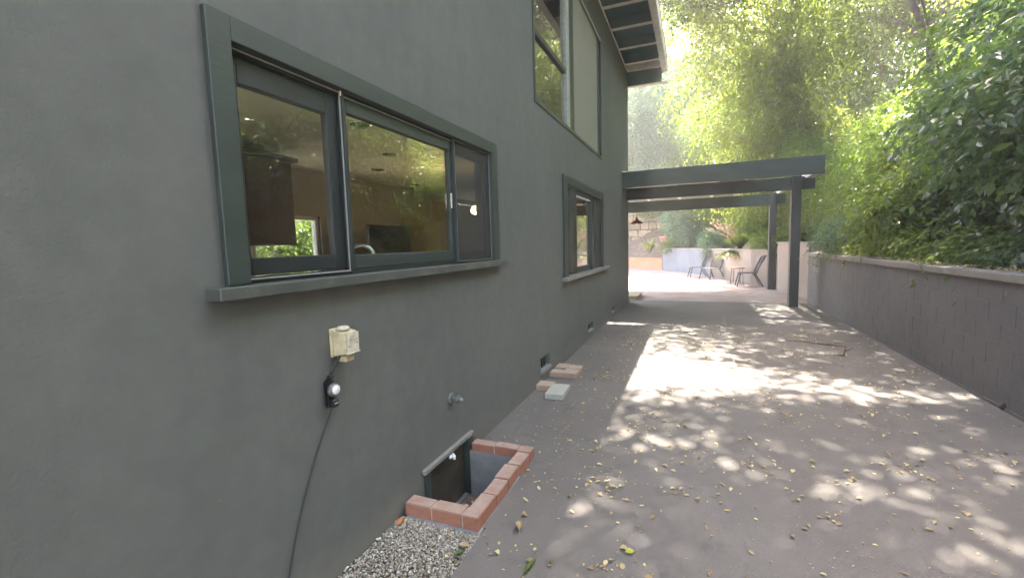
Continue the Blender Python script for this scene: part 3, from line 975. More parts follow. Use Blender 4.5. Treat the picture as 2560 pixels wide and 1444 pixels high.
MB().box((L + 0.020, 1.725, 1.098), (L + 0.078, 1.790, 1.129)).build('cable_chute', M['cream'], ob, 0.006, True)
for y in (1.728, 1.785):
    MB().lathe([(0.0035, 0.0), (0.0035, 0.002)], (L + 0.1026, y, 1.180 + (y - 1.728) * .2), 10, 'X').build('screw', M['black'], ob, 0, True)
g_ = MB()
for k in range(5):
    g_.box((L + 0.1027, 1.735 + 0.002 * (k % 2), 1.205 + k * 0.006), (L + 0.1031, 1.776 - 0.005 * (k % 3), 1.2066 + k * 0.006))
g_.build('embossed_print', M['pipe'], ob, 0, True)

tm = empty('plug_in_timer', (L, 1.66, 0.95), 0, 'black plug-in timer with bright round dial hanging under the outlet box', 'timer')
bd = MB().box((L + 0.004, 1.632, 0.885), (L + 0.034, 1.690, 1.030))
bd.build('body', M['black'], tm, 0.012, True, 2)
MB().lathe([(0.031, 0.034), (0.032, 0.050), (0.026, 0.056)], (L, 1.664, 0.975), 24, 'X').build('dial_housing', M['pipe'], tm, 0, True)
MB().lathe([(0.025, 0.0565), (0.024, 0.066), (0.017, 0.072), (0.002, 0.074)], (L, 1.664, 0.977), 24, 'X').build('dial', M['clear'], tm, 0, True)
MB().box((L + 0.034, 1.642, 0.888), (L + 0.060, 1.684, 0.930)).build('socket', M['black'], tm, 0.006, True)
MB().box((L + 0.0605, 1.650, 0.909), (L + 0.0615, 1.672, 0.912)).build('label_stripe', M['white'], tm, 0, True)
MB().box((L + 0.020, 1.650, 1.030), (L + 0.045, 1.675, 1.050)).build('plug', M['black'], tm, 0.004, True)
MB().tube([(L + 0.034, 1.662, 1.048), (L + 0.034, 1.680, 1.08), (L + 0.040, 1.715, 1.115), (L + 0.040, 1.73, 1.13)], 0.006, 8).build('lead', M['cord'], tm, 0, True)

pts = [(L + 0.028, 1.668, 0.889), (L + 0.020, 1.655, 0.855), (L + 0.012, 1.62, 0.78), (L + 0.010, 1.55, 0.66), (L + 0.010, 1.47, 0.50), (L + 0.012, 1.40, 0.33),
       (L + 0.014, 1.35, 0.18), (L + 0.016, 1.31, 0.04), (L + 0.03, 1.27, -0.012), (L + 0.05, 1.18, -0.015), (L + 0.04, 1.0, -0.012), (L + 0.04, 0.6, -0.012)]
cm = MB()
sm = []
for i in range(len(pts) - 1):
    for k in range(4):
        t = k / 4
        p0, p1, p2, p3 = [Vector(pts[max(0, min(len(pts) - 1, i + q))]) for q in (-1, 0, 1, 2)]
        sm.append(0.5 * ((2 * p1) + (-p0 + p2) * t + (2 * p0 - 5 * p1 + 4 * p2 - p3) * t * t + (-p0 + 3 * p1 - 3 * p2 + p3) * t ** 3))
cm.tube(sm, 0.0042, 8)
tag(cm.build('extension_cord', M['cord']), 'black extension cord running from the timer down the wall to the gravel', 'cord')

pc = empty('capped_pipe', (L, 2.86, 0.52), 0, 'painted pipe stub with hex cap sticking out of the wall above the window well', 'pipe')
MB().lathe([(0.045, 0.001), (0.045, 0.008), (0.030, 0.014)], (L, 2.86, 0.53), 14, 'X').build('flange', M['pipe'], pc, 0, True)
MB().lathe([(0.022, 0.008), (0.022, 0.055)], (L, 2.86, 0.53), 12, 'X').build('stub', M['pipe'], pc, 0, True)
MB().lathe([(0.032, 0.045), (0.033, 0.075), (0.024, 0.080)], (L, 2.86, 0.53), 6, 'X').build('cap', M['pipe'], pc, 0.002, True)
MB().lathe([(0.014, 0.080), (0.014, 0.100)], (L, 2.86, 0.53), 4, 'X').build('square_head', M['alu_light'], pc, 0.001, True)

# ------------------------------------------------------------------ driveway things
st = empty('door_step', (-1.7, 14.0, 0), 0, 'low weathered wooden step just past the far corner of the house', 'step')
for k in range(3):
    MB().box((-2.3, 13.30 + k * 0.40, 0.075), (-1.50, 13.68 + k * 0.40, 0.11)).build('plank', M['step'], st, 0.004, True)
MB().box((-2.25, 13.33, 0.0), (-1.54, 13.40, 0.073)).build('bearer', M['step'], st, 0.003, True)
MB().box((-2.25, 14.38, 0.0), (-1.54, 14.45, 0.073)).build('bearer', M['step'], st, 0.003, True)

tw = MB()
tw.tube([(1.35, 8.20, 0.02), (1.55, 8.12, 0.035), (1.85, 8.03, 0.02), (1.98, 7.9, 0.03)], [0.004, 0.007, 0.008, 0.004], 6)
tw.tube([(1.55, 8.12, 0.035), (1.62, 7.95, 0.05)], [0.006, 0.002], 5)
tw.tube([(1.80, 7.35, 0.02), (1.90, 7.27, 0.03), (1.99, 7.55, 0.10), (2.08, 7.82, 0.05)], [0.006, 0.010, 0.009, 0.004], 6)
tw.tube([(1.95, 7.42, 0.06), (2.02, 7.32, 0.13)], [0.007, 0.003], 5)
tw.tube([(1.85, 8.03, 0.02), (1.99, 7.55, 0.10)], [0.006, 0.006], 5)
tw.tube([(1.85, 8.03, 0.02), (2.42, 8.47, 0.015)], [0.005, 0.002], 5)
tag(tw.build('fallen_twig', M['twig']), 'forked dry brown twig lying on the driveway near the retaining wall', 'twig')

dr = empty('drain_outlet', (RX - 0.01, 5.45, 0.02), 0, 'small black drain outlet at the foot of the retaining wall by the right edge', 'drain')
MB().lathe([(0.034, -0.018), (0.034, 0.012), (0.027, 0.012), (0.027, -0.012)], (RX - 0.002, 5.46, 0.036), 14, 'X').build('pipe_end', M['black'], dr, 0, True)


def leafshape(name, L_, W_, curl, fold, mat, label, loc, rz, stalk=0.0, tilt=(0, 0)):
    n, m_ = 9, 4
    vs, fs = [], []
    for i in range(n + 1):
        t = i / n
        wd = W_ * math.sin(PI * t ** 0.85) ** 0.9 * 0.5 + 0.0005
        for j in range(m_ + 1):
            s = (j / m_ - 0.5) * 2
            x = t * L_ - L_ / 2
            vs.append((x, s * wd, 0.004 + fold * abs(s) * wd * 1.6 + curl * (t - 0.5) ** 2 * L_ * 1.4 + 0.0015 * math.sin(i * 2.1 + j)))
    for i in range(n):
        for j in range(m_):
            a = i * (m_ + 1) + j
            fs.append((a, a + 1, a + m_ + 2, a + m_ + 1))
    mb = MB()
    mb.add(vs, fs, True)
    mb.tube([(-L_ / 2 - stalk, 0, 0.006), (-L_ / 2, 0, 0.004 + curl * .35 * L_), (0, 0, 0.0045)], 0.0009, 5)
    o = mb.build(name, mat)
    at = o.data.attributes.new('tint', 'FLOAT', 'FACE')
    at.data.foreach_set('value', np.full(len(o.data.polygons), 0.55, dtype=np.float32))
    o.location = loc
    o.rotation_euler = (tilt[0], tilt[1], rz)
    return tag(o, label, 'leaf')


leafshape('fallen_leaf', 0.085, 0.045, 0.5, 1.0, M['lf_brown'], 'curled pale tan leaf lying alone near the corner of the brick edging', (-0.935, 2.311, 0.004), 1.9, 0.01)
leafshape('fallen_leaf', 0.12, 0.032, 0.25, 0.5, M['lf_bright'], 'long fresh green leaf on the driveway at the bottom edge', (-0.772, 2.03, 0.001), 1.4, 0.012)
leafshape('fallen_leaf', 0.055, 0.046, 0.1, 0.2, leafmat('yellow_leaf_skin', (0.36, 0.36, 0.05), (0.42, 0.42, 0.07), (0.4, 0.4, 0.1), 0.1, 0.1), 'round yellow leaf lying flat in the driveway foreground', (-0.307, 2.322, 0.001), 0.5)
leafshape('fallen_leaf', 0.07, 0.04, 0.3, 0.5, M['lf_mid'], 'dull olive leaf at the gravel edge beside the driveway', (-1.165, 2.00, -0.002), 0.9)
leafshape('fallen_leaf', 0.06, 0.035, 0.3, 0.6, M['lf_brown'], 'pinkish tan leaf on the gravel just above the olive leaf', (-1.17, 2.06, 0.0), 0.1)
leafshape('fallen_leaf', 0.06, 0.035, 0.4, 0.6, leafmat('rust_leaf_skin', (0.38, 0.14, 0.06), (0.45, 0.18, 0.07), (0.4, 0.2, 0.1), 0.1, 0.1), 'rust orange leaf against the wall where gravel meets the bricks', (-1.64, 2.13, 0.004), 1.2, tilt=(0.3, -0.5))


def litter(n, seed, xr, yr, size, name, label, z=0.003, gen=None):
    r = np.random.default_rng(seed)
    if gen is None:
        # clumped scatter
        nc = 90
        cxy = np.stack([xr[0] + (xr[1] - xr[0]) * r.random(nc), yr[0] + (yr[1] - yr[0]) * r.random(nc) ** 1.1], -1)
        own = r.random(n) < 0.45
        idx = r.integers(0, nc, n)
        P = np.where(own[:, None], cxy[idx] + r.normal(0, 0.12, (n, 2)),
                     np.stack([xr[0] + (xr[1] - xr[0]) * r.random(n), yr[0] + (yr[1] - yr[0]) * r.random(n)], -1))
        P = P[(P[:, 0] > xr[0]) & (P[:, 0] < xr[1])]
    else:
        P = gen(r, n)
    n = len(P)
    s = size[0] + (size[1] - size[0]) * r.random(n) ** 2.2
    a = r.random(n) * 2 * PI
    asp = 0.38 + 0.35 * r.random(n)
    loc = np.array([(-.5, 0), (-.2, .42), (.2, .40), (.5, 0), (.2, -.40), (-.2, -.42)])
    V = np.zeros((n, 6, 3))
    lx = loc[None, :, 0] * s[:, None]
    ly = loc[None, :, 1] * s[:, None] * asp[:, None] * 1.2
    V[:, :, 0] = P[:, 0:1] + lx * np.cos(a)[:, None] - ly * np.sin(a)[:, None]
    V[:, :, 1] = P[:, 1:2] + lx * np.sin(a)[:, None] + ly * np.cos(a)[:, None]
    fold = r.random(n) * 1.1
    tilt = r.normal(0, 0.22, n)
    zz = np.abs(ly) * fold[:, None] + lx * tilt[:, None]
    zz -= zz.min(axis=1, keepdims=True)
    base = P[:, 2] if P.shape[1] > 2 else np.full(n, z)
    V[:, :, 2] = zz + base[:, None]
    F = np.array([(0, 4, 5, 0), (0, 1, 2, 3), (0, 3, 4, 5)])[1:]
    Fa = (F[None] + 6 * np.arange(n)[:, None, None]).reshape(-1, 4)
    o = npmesh(name, V.reshape(-1, 3), Fa, M['lf_litter'], None, np.repeat(r.random(n), 2), uniform=4)
    return tag(o, label, 'leaves', kind='stuff')


litter(3000, 11, (-1.15, 2.62), (1.2, 9.5), (0.014, 0.048), 'leaf_litter', 'small yellow and tan fallen leaves scattered over the driveway')
litter(420, 12, (-1.60, -0.9), (3.3, 9.0), (0.010, 0.026), 'leaf_litter', 'fine dry leaf scraps along the foot of the house wall')


def wellgen(r, n):
    P = np.zeros((n, 3))
    P[:, 0] = L + 0.03 + r.random(n) * 0.38
    P[:, 1] = WY0 + 0.03 + r.random(n) * 0.72
    P[:, 2] = -0.350 + 0.03 * r.random(n)
    k = n // 3
    P[:k, 0] = -1.45 + r.normal(0, .05, k); P[:k, 1] = 2.70 + r.normal(0, .06, k); P[:k, 2] = -0.34 + 0.06 * r.random(k)
    return P


litter(240, 13, None, None, (0.02, 0.05), 'leaf_litter', 'heap of dry brown leaves on the floor of the window well', gen=wellgen)


def gravgen(r, n):
    P = np.zeros((n, 3))
    P[:, 0] = np.where(r.random(n) < .6, GXE - 0.03 - 0.05 * r.random(n), L + 0.02 + 0.5 * r.random(n))
    P[:, 1] = 2.17 - r.random(n) * 0.9
    k = n // 3
    P[:k, 0] = L + 0.02 + r.random(k) * .5; P[:k, 1] = 2.185 - r.random(k) * .03
    P[:, 2] = -0.012
    return P


litter(70, 14, None, None, (0.02, 0.05), 'leaf_litter', 'rust and tan leaves caught along the edges of the gravel strip', gen=gravgen)

# ------------------------------------------------------------------ retaining wall
rw = empty('retaining_wall', (RX, 5.6, 0.0), 0, 'long grey painted block retaining wall on the right of the driveway', 'wall')
cw, chh = 0.4064, 0.2032
RY0, RY1 = -1.9, 13.42
bmesh_block = MB().box((0, 0.0015, 0.0015), (0.045, cw - 0.0015, chh - 0.0015)).build('block', M['block'], rw, 0.004)
half = MB().box((0, 0.0015, 0.0015), (0.045, cw / 2 - 0.0015, chh - 0.0015)).build('block', M['block'], rw, 0.004)
o0 = world_offset(rw)
first = [True, True]
j0 = 6.2026
for row in range(6):
    z = -0.033 + row * chh
    shift = (cw / 2 if row % 2 else 0)
    y = j0 - shift - cw * 20
    while y < RY1:
        y0, y1 = y, y + cw
        if y0 >= RY0 and y1 <= RY1:
            jx = random.uniform(-0.0015, 0.0015)
            lc = Vector((RX + jx, y0, z)) - o0
            if first[0]:
                bmesh_block.location = lc; first[0] = False
            else:
                part_copy(bmesh_block, lc)
        elif y0 < RY1 < y1 or (y0 < RY1 and y1 > RY1):
            if RY1 - y0 > 0.2:
                lc = Vector((RX, y0, z)) - o0
                if first[1]:
                    half.location = lc; first[1] = False
                else:
                    part_copy(half, lc)
        y += cw
MB().box((RX + 0.0035, RY0, -0.3), (RX + 0.2, RY1, 1.186)).build('core', M['mortar'], rw, 0, True)
y = RY0
while y < RY1 - 0.05:
    y1 = min(y + 1.22, RY1)
    MB().box((RX - 0.035, y + 0.002, 1.189), (RX + 0.23, y1 - 0.002, 1.268), 0.0015).build('cap_stone', M['cap'], rw, 0.006, True)
    y = y1
MB().box((RX - 0.012, RY0, -0.01), (RX - 0.001, 8.2, 0.03)).build('footing', M['mortar'], rw, 0.003, True)


def strip_wall(name, pts, ztop, zcap, th, mat, capmat, label, capover=0.03):
    root = empty(name, (pts[0][0], pts[0][1], 0), 0, label, 'wall')
    P = [Vector((x, y, 0)) for x, y in pts]
    N = []
    for i in range(len(P)):
        d_ = (P[min(i + 1, len(P) - 1)] - P[max(i - 1, 0)]).normalized()
        N.append(Vector((d_.y, -d_.x, 0)))
    for i in range(len(P) - 1):
        zt0, zt1 = (ztop[i], ztop[i + 1]) if isinstance(ztop, list) else (ztop, ztop)
        a0, a1 = P[i], P[i + 1]
        b0, b1 = P[i] + N[i] * th, P[i + 1] + N[i + 1] * th
        m1 = MB()
        def prism(p0, p1, q1, q0, z0, za, zb):
            vs = [(p0.x, p0.y, z0 if isinstance(z0, float) else z0[0]), (p1.x, p1.y, z0 if isinstance(z0, float) else z0[1]),
                  (q1.x, q1.y, z0 if isinstance(z0, float) else z0[1]), (q0.x, q0.y, z0 if isinstance(z0, float) else z0[0]),
                  (p0.x, p0.y, za), (p1.x, p1.y, zb), (q1.x, q1.y, zb), (q0.x, q0.y, za)]
            return MB().add(vs, [(0, 3, 2, 1), (4, 5, 6, 7), (0, 1, 5, 4), (1, 2, 6, 5), (2, 3, 7, 6), (3, 0, 4, 7)])
        mt = mat[i] if isinstance(mat, list) else mat
        prism(a0, a1, b1, b0, -0.3, zt0 - zcap, zt1 - zcap).build('panel', mt, root, 0, True)
        c0, c1 = P[i] - N[i] * capover, P[i + 1] - N[i + 1] * capover
        prism(c0, c1, b1, b0, (zt0 - zcap + .001, zt1 - zcap + .001), zt0, zt1).build('cap_stone', capmat, root, 0.004, True)
    return root


strip_wall('corner_wall', [(2.68, 13.43), (2.84, 13.9), (2.64, 15.0), (2.45, 16.1), (2.42, 18.30)], 1.525, 0.06, 0.28, M['tanwall'], M['cap'],
           'taller tan rendered wall section rising behind the pergola posts')
strip_wall('planter_wall', [(2.41, 18.32), (1.95, 18.85), (1.60, 19.62), (1.20, 20.7), (0.60, 22.5), (0.25, 23.4), (-0.128, 24.352), (-0.88, 26.0), (-1.713, 27.349)],
           1.265, 0.06, 0.3, [M['tanwall'], M['tanwall'], M['tanwall'], M['tanwall'], M['bluewall'], M['bluewall'], M['bluewall'], M['bluewall']], M['cap'],
           'curved blue grey planter wall round the patio behind the chairs')
strip_wall('terracotta_wall', [(-1.75, 27.38), (-2.8, 28.6), (-3.92, 29.73), (-6.5, 31.6), (-10, 33.4)], 0.70, 0.05, 0.3, M['orangewall'], M['orangewall'],
           'low terracotta coloured planter wall at the far left of the patio')

# hillside following the walls
poly = [(2.9, -12), (2.9, -6), (2.9, 0), (2.9, 6), (2.9, 12), (2.92, 13.3), (3.1, 14.0), (2.88, 15.2), (2.7, 16.3), (2.65, 18.4), (2.15, 19.0), (1.45, 20.8), (0.85, 22.6),
        (0.15, 24.5), (-1.5, 27.6), (-3.7, 30.0), (-6.4, 31.9), (-10, 33.7), (-22, 36)]


def resamp(pl, step):
    out = []
    for a, b in zip(pl[:-1], pl[1:]):
        n = max(1, int(math.dist(a, b) / step))
        for k in range(n):
            out.append((a[0] + (b[0] - a[0]) * k / n, a[1] + (b[1] - a[1]) * k / n))
    out.append(pl[-1])
    return out


PP = np.array(resamp(poly, 0.5))
DD = np.gradient(PP, axis=0)
for _ in range(12):
    DD[1:-1] = (DD[:-2] + DD[1:-1] * 2 + DD[2:]) / 4
DD /= np.linalg.norm(DD, axis=1, keepdims=True)
NN = np.stack([DD[:, 1], -DD[:, 0]], -1)
rows = [0.0, 0.25, 0.6, 1.1, 1.7, 2.5, 3.5, 5, 7, 9.5, 12.5, 16, 21, 28]


def hz(dd, low):
    base = 1.20 - 0.50 * low
    return base + 0.10 * np.minimum(dd, 0.8) + 0.42 * np.maximum(dd - 0.8, 0) + 0.30 * low * np.minimum(dd, 1.8)


lowf = np.clip((PP[:, 1] - 27.2) / 0.6, 0, 1)
rr = np.random.default_rng(2)
V = []
for dd in rows:
    q = PP + NN * dd
    zz = hz(dd, lowf) + (rr.normal(0, 0.05 + 0.01 * dd, len(PP)) if dd > 0.3 else 0)
    V.append(np.column_stack([q, zz]))
V = np.concatenate(V)
n = len(PP)
F = []
for i in range(len(rows) - 1):
    for j in range(n - 1):
        F.append((i * n + j, i * n + j + 1, (i + 1) * n + j + 1, (i + 1) * n + j))
hs = npmesh('hillside', V, np.array(F), M['litter_ground'], uniform=4)
hs.data.polygons.foreach_set('use_smooth', [True] * len(F))
struct(hs)


def ground_z(x, y):
    dv = PP - np.array([x, y])
    k = np.argmin((dv ** 2).sum(1))
    s = -(dv[k] @ NN[k])
    return float(hz(max(s, 0), lowf[k])) if s > 0 else 0.0


# ------------------------------------------------------------------ far stone wall
sw = empty('stone_wall', (-3.0, 33.0, 1.0), 0.10, 'tall tan stone wall in the sun behind the far planting', 'wall')
MB().box((-5.0, 0.06, -1.2), (5.2, 0.4, 4.55)).build('core', M['soil'], sw)
stm = [MB().box((-0.5, -0.07, -0.5), (0.5, 0.1, 0.5), 0.04).build('stone', M['stone'], sw, 0.05) for _ in range(3)]
used = [False] * 3
for r_ in range(11):
    x = -5.0 + random.uniform(-.3, 0)
    while x < 5.0:
        wd = random.uniform(0.5, 0.95)
        k = random.randrange(3)
        o = stm[k] if not used[k] else part_copy(stm[k])
        used[k] = True
        o.location = (x + wd / 2, random.uniform(-.03, .03), -1.0 + r_ * 0.5 + 0.25)
        o.scale = (wd - 0.03, 1, 0.47)
        x += wd

# ------------------------------------------------------------------ pergola
pg = empty('pergola', (0.4, 12.5, 0.0), 0, 'dark stained flat roofed pergola joined to the house corner, on two square posts', 'pergola')
MB().box((L + 0.003, 11.62, 3.005), (2.57, 11.72, 3.395)).build('fascia_beam', M['pergola'], pg, 0.006, True)
MB().box((L + 0.003, 12.44, 2.765), (2.10, 12.56, 3.065)).build('cross_beam', M['pergola'], pg, 0.006, True)
MB().box((2.302, 12.44, 2.765), (2.57, 12.56, 3.065)).build('cross_beam', M['pergola'], pg, 0.006, True)
MB().box((-3.6, 16.64, 2.695), (2.215, 16.76, 3.060)).build('cross_beam', M['pergola'], pg, 0.006, True)
MB().box((2.42, 16.64, 2.735), (2.66, 16.76, 3.045)).build('cross_beam', M['pergola'], pg, 0.006, True)
MB().box((2.102, 12.40, 0.0), (2.300, 12.60, 3.085)).build('post', M['pergola_post'], pg, 0.008, True)
MB().box((2.217, 16.60, 0.0), (2.418, 16.80, 3.075)).build('post', M['pergola_post'], pg, 0.008, True)
MB().box((2.13, 12.43, -0.01), (2.27, 12.57, 0.02)).build('post_foot', M['cap'], pg, 0.004, True)
for x in (-1.49, -0.50, 0.50, 1.22):
    MB().box((x - 0.03, 11.73, 3.068), (x + 0.06, 16.95, 3.16)).build('joist', M['joist'], pg, 0.003, True)
for x in (-2.5, -3.4):
    MB().box((x, 13.0, 3.068), (x + 0.045, 16.95, 3.16)).build('joist', M['joist'], pg, 0.003, True)
MB().box((2.44, 12.57, 3.068), (2.565, 16.95, 3.18)).build('side_rafter', M['joist'], pg, 0.004, True)
MB().box((2.36, 11.725, 3.006), (2.567, 12.435, 3.18)).build('side_rafter', M['joist'], pg, 0.004, True)
# roof boards
y = 11.73
while y < 17.55:
    MB().box((L + 0.003 if y < 12.9 else -3.6, y, 3.163), (1.31, y + 0.285, 3.195)).build('roof_board', M['pergola'], pg, 0.003, True)
    y += 0.29
y = 11.73

# pendant lamp
lp = empty('pendant_lamp', (-1.86, 16.2, 2.28), 0, 'copper red barn shade pendant lamp hanging by the house corner', 'lamp')
MB().lathe([(0.215, 0.0), (0.205, 0.035), (0.13, 0.09), (0.055, 0.13), (0.045, 0.19), (0.035, 0.215), (0.012, 0.225)], (0, 0, 0), 24, cap=False).build('shade', M['copper'], lp)
MB().lathe([(0.01, -0.005), (0.045, 0.02), (0.05, 0.06), (0.02, 0.11)], (0, 0, 0), 14).build('bulb', M['bulb'], lp)
MB().tube([(0, 0, 0.22), (0, 0, 0.86)], 0.008, 6).build('hanging_rod', M['black'], lp)

# ------------------------------------------------------------------ chairs and table
def make_chair(loc, rz, label, s=1.0):
    t = empty('patio_chair', loc, rz, label, 'chair', 'dark slatted chairs on the patio')
    # seat faces +Y local
    sb = MB()
    n = 8
    top, bot = [], []
    for k in range(n + 1):
        pass
    sb.box((-0.30, -0.26, 0.435), (0.30, 0.30, 0.460))
    sb.build('seat', M['seat'], t, 0.010)
    for sx in (-1, 1):
        MB().tube([(sx * 0.25, 0.24, 0.44), (sx * 0.29, 0.34, 0.0)], [0.023, 0.018], 8).build('leg', M['chair'], t)
        MB().tube([(sx * 0.25, -0.18, 0.44), (sx * 0.30, -0.42, 0.0)], [0.023, 0.018], 8).build('leg', M['chair'], t)
    # back: posts, rail, spindles
    for sx in (-1, 1):
        MB().tube([(sx * 0.27, -0.22, 0.44), (sx * 0.28, -0.30, 0.66), (sx * 0.29, -0.46, 0.98)], 0.02, 8).build('back_post', M['chair'], t)
    MB().tube([(-0.29, -0.46, 0.98), (-0.15, -0.50, 0.995), (0, -0.51, 1.0), (0.15, -0.50, 0.995), (0.29, -0.46, 0.98)], 0.024, 8).build('top_rail', M['chair'], t)
    for k in range(7):
        x = -0.21 + 0.07 * k
        MB().tube([(x, -0.24, 0.45), (x * 1.03, -0.34, 0.70), (x * 1.05, -0.495, 0.99)], 0.013, 6).build('spindle', M['chair'], t)
    t.scale = (s, s, s)
    return t


ch = make_chair((0.66, 20.85, 0.0), math.radians(132), 'slatted chair seen from the front, middle one of the patio chairs', 1.04)
c2 = copy_tree(ch)
c2.location = (0.12, 21.9, 0); c2.rotation_euler = (0, 0, math.radians(100)); c2['label'] = 'slatted chair half hidden behind the middle chair, farthest left'
c3 = copy_tree(ch)
c3.location = (1.74, 17.8, 0); c3.rotation_euler = (0, 0, math.radians(92)); c3.scale = (1.06,) * 3
c3['label'] = 'slatted chair right of the side table, seen from its side next to the far post'
tb = empty('side_table', (1.47, 18.7, 0.0), 0.2, 'small side table with reddish wooden top between the patio chairs', 'table')
MB().lathe([(0.245, 0.57), (0.27, 0.575), (0.27, 0.60), (0.25, 0.61)], (0, 0, 0), 24).build('table_top', M['tabletop'], tb)
for k in range(4):
    a = PI / 4 + k * PI / 2
    MB().tube([(0.20 * math.cos(a), 0.20 * math.sin(a), 0.57), (0.25 * math.cos(a), 0.25 * math.sin(a), 0.0)], 0.011, 6).build('leg', M['chair'], tb)

# ------------------------------------------------------------------ interior things seen through the kitchen window
cb = empty('wall_cabinet', (-4.8, 3.3, 1.7), 0, 'tall brown kitchen cabinet seen through the left pane of the near window', 'cabinet')
MB().box((XB + 0.03, 2.2, 1.74), (-4.42, 4.06, 2.70)).build('carcass', M['cabinet'], cb, 0.004, True)
for k in range(3):
    MB().box((-4.418, 2.21 + k * 0.617, 1.75), (-4.40, 2.81 + k * 0.617, 2.69)).build('door', M['cabinet'], cb, 0.004, True)
MB().box((XB + 0.03, 2.15, 2.705), (-4.36, 4.12, 2.76)).build('cornice', M['cabinet'], cb, 0.006, True)
bc = empty('kitchen_counter', (-4.9, 3.0, 0.4), 0, 'kitchen counter with white splash panel below the brown cabinet', 'counter')
MB().box((XB + 0.03, 1.8, 0.40), (-4.75, 4.2, 1.28)).build('base', M['cabinet'], bc, 0.004, True)
MB().box((XB + 0.03, 1.78, 1.283), (-4.70, 4.22, 1.32)).build('worktop', M['white'], bc, 0.004, True)
MB().box((XB + 0.022, 1.8, 1.322), (XB + 0.04, 4.22, 1.735)).build('splash_panel', M['white'], bc, 0, True)
nc = empty('sink_counter', (-2.1, 2.4, 0.4), 0, 'pale worktop just inside the near window, under the faucet', 'counter')
MB().box((-2.55, 0.4, 1.30), (xi - 0.002, 6.0, 1.34)).build('worktop', M['white'], nc, 0.003, True)
MB().box((-2.50, 0.45, 0.40), (xi - 0.01, 5.95, 1.298)).build('base', M['cabinet'], nc, 0.003, True)


def faucet(loc, label, rz):
    f = empty('faucet', loc, rz, label, 'faucet', 'curved kitchen faucets')
    pts_ = [(0, 0, 0), (0, 0, 0.26)] + [(-0.09 + 0.09 * math.cos(a), 0, 0.26 + 0.09 * math.sin(a)) for a in [0.3 * k for k in range(1, 11)]] + [(-0.185, 0, 0.20)]
    MB().tube(pts_, 0.014, 10).build('spout', M['chrome'], f)
    MB().lathe([(0.03, 0), (0.028, 0.02), (0.018, 0.03)], (0, 0, 0), 14).build('base_ring', M['chrome'], f)
    MB().tube([(0, 0.02, 0.07), (0, 0.07, 0.11)], 0.008, 8).build('lever', M['chrome'], f)
    return f


faucet((-2.12, 2.62, 1.341), 'curved steel faucet behind the middle pane of the near window', 0.5)
faucet((-1.98, 1.48, 1.341), 'curved steel faucet at the lower left corner of the near window', -0.9)
bt = empty('soap_bottle', (-1.99, 1.425, 1.341), 0, 'pale pump bottle at the left edge of the near window', 'bottle')
MB().lathe([(0.03, 0), (0.032, 0.15), (0.02, 0.19), (0.012, 0.2)], (0, 0, 0), 16).build('body', M['soap'], bt)
MB().lathe([(0.011, 0.2), (0.011, 0.25), (0.02, 0.255), (0.02, 0.27)], (0, 0, 0), 10).build('pump', M['white'], bt)
tv = empty('television', (-4.7, 6.1, 1.3), 0, 'black flat television standing deep in the room behind the middle pane', 'television')
MB().box((-4.62, 5.55, 1.36), (-4.57, 6.62, 2.04)).build('screen', M['tv'], tv, 0.006, True)
MB().box((-4.70, 5.9, 0.95), (-4.5, 6.3, 1.355)).build('stand', M['black'], tv, 0.004, True)
ca = empty('tall_cupboard', (-4.6, 8.6, 0.4), 0, 'amber brown tall cupboard at the right of the middle pane', 'cupboard')
MB().box((XB + 0.03, 7.45, 0.40), (-4.6, 9.3, 2.55)).build('carcass', M['cabinet2'], ca, 0.004, True)
for k in range(2):
    MB().box((-4.598, 7.47 + k * 0.92, 0.42), (-4.58, 8.37 + k * 0.92, 2.53)).build('door', M['cabinet2'], ca, 0.004, True)

# garden wall behind the house, seen through the back window
bwl = empty('garden_wall', (-8.0, 5.0, 0), 0, 'white garden wall outside, seen through the kitchen back window', 'wall')
for k in range(10):
    MB().box((-8.2, -7 + 2.0 * k + 0.004, 0), (-8.05, -5.0 + 2.0 * k - 0.004, 2.6)).build('panel', M['white'], bwl, 0.004, True)

# ------------------------------------------------------------------ foliage
def leaf_cloud(P, D, size, r, asp=0.45, droop=0.0, fold=0.25, spread=1.0):
    """P leaf bases, D leaf directions -> verts, faces"""
    n = len(P)
    D = D / np.maximum(np.linalg.norm(D, axis=1, keepdims=True), 1e-6)
    Rn = r.normal(0, 1, (n, 3)) * spread
    Rn[:, 2] += 0.9
    Sd = np.cross(D, Rn)
    Sd /= np.maximum(np.linalg.norm(Sd, axis=1, keepdims=True), 1e-6)
    Nn = np.cross(Sd, D)
    s = size[0] + (size[1] - size[0]) * r.random((n, 1))
    w_ = s * asp * 0.5
    tip = P + D * s
    mid = P + D * s * 0.45
    l_ = mid + Sd * w_ + Nn * w_ * fold
    r_ = mid - Sd * w_ + Nn * w_ * fold
    Vv = np.stack([P, l_, tip, r_], 1).reshape(-1, 3)
    b = 4 * np.arange(n)[:, None]
    Fv = np.concatenate([b + np.array([[0, 2, 1]]), b + np.array([[0, 3, 2]])], 1).reshape(-1, 3)
    return Vv, Fv


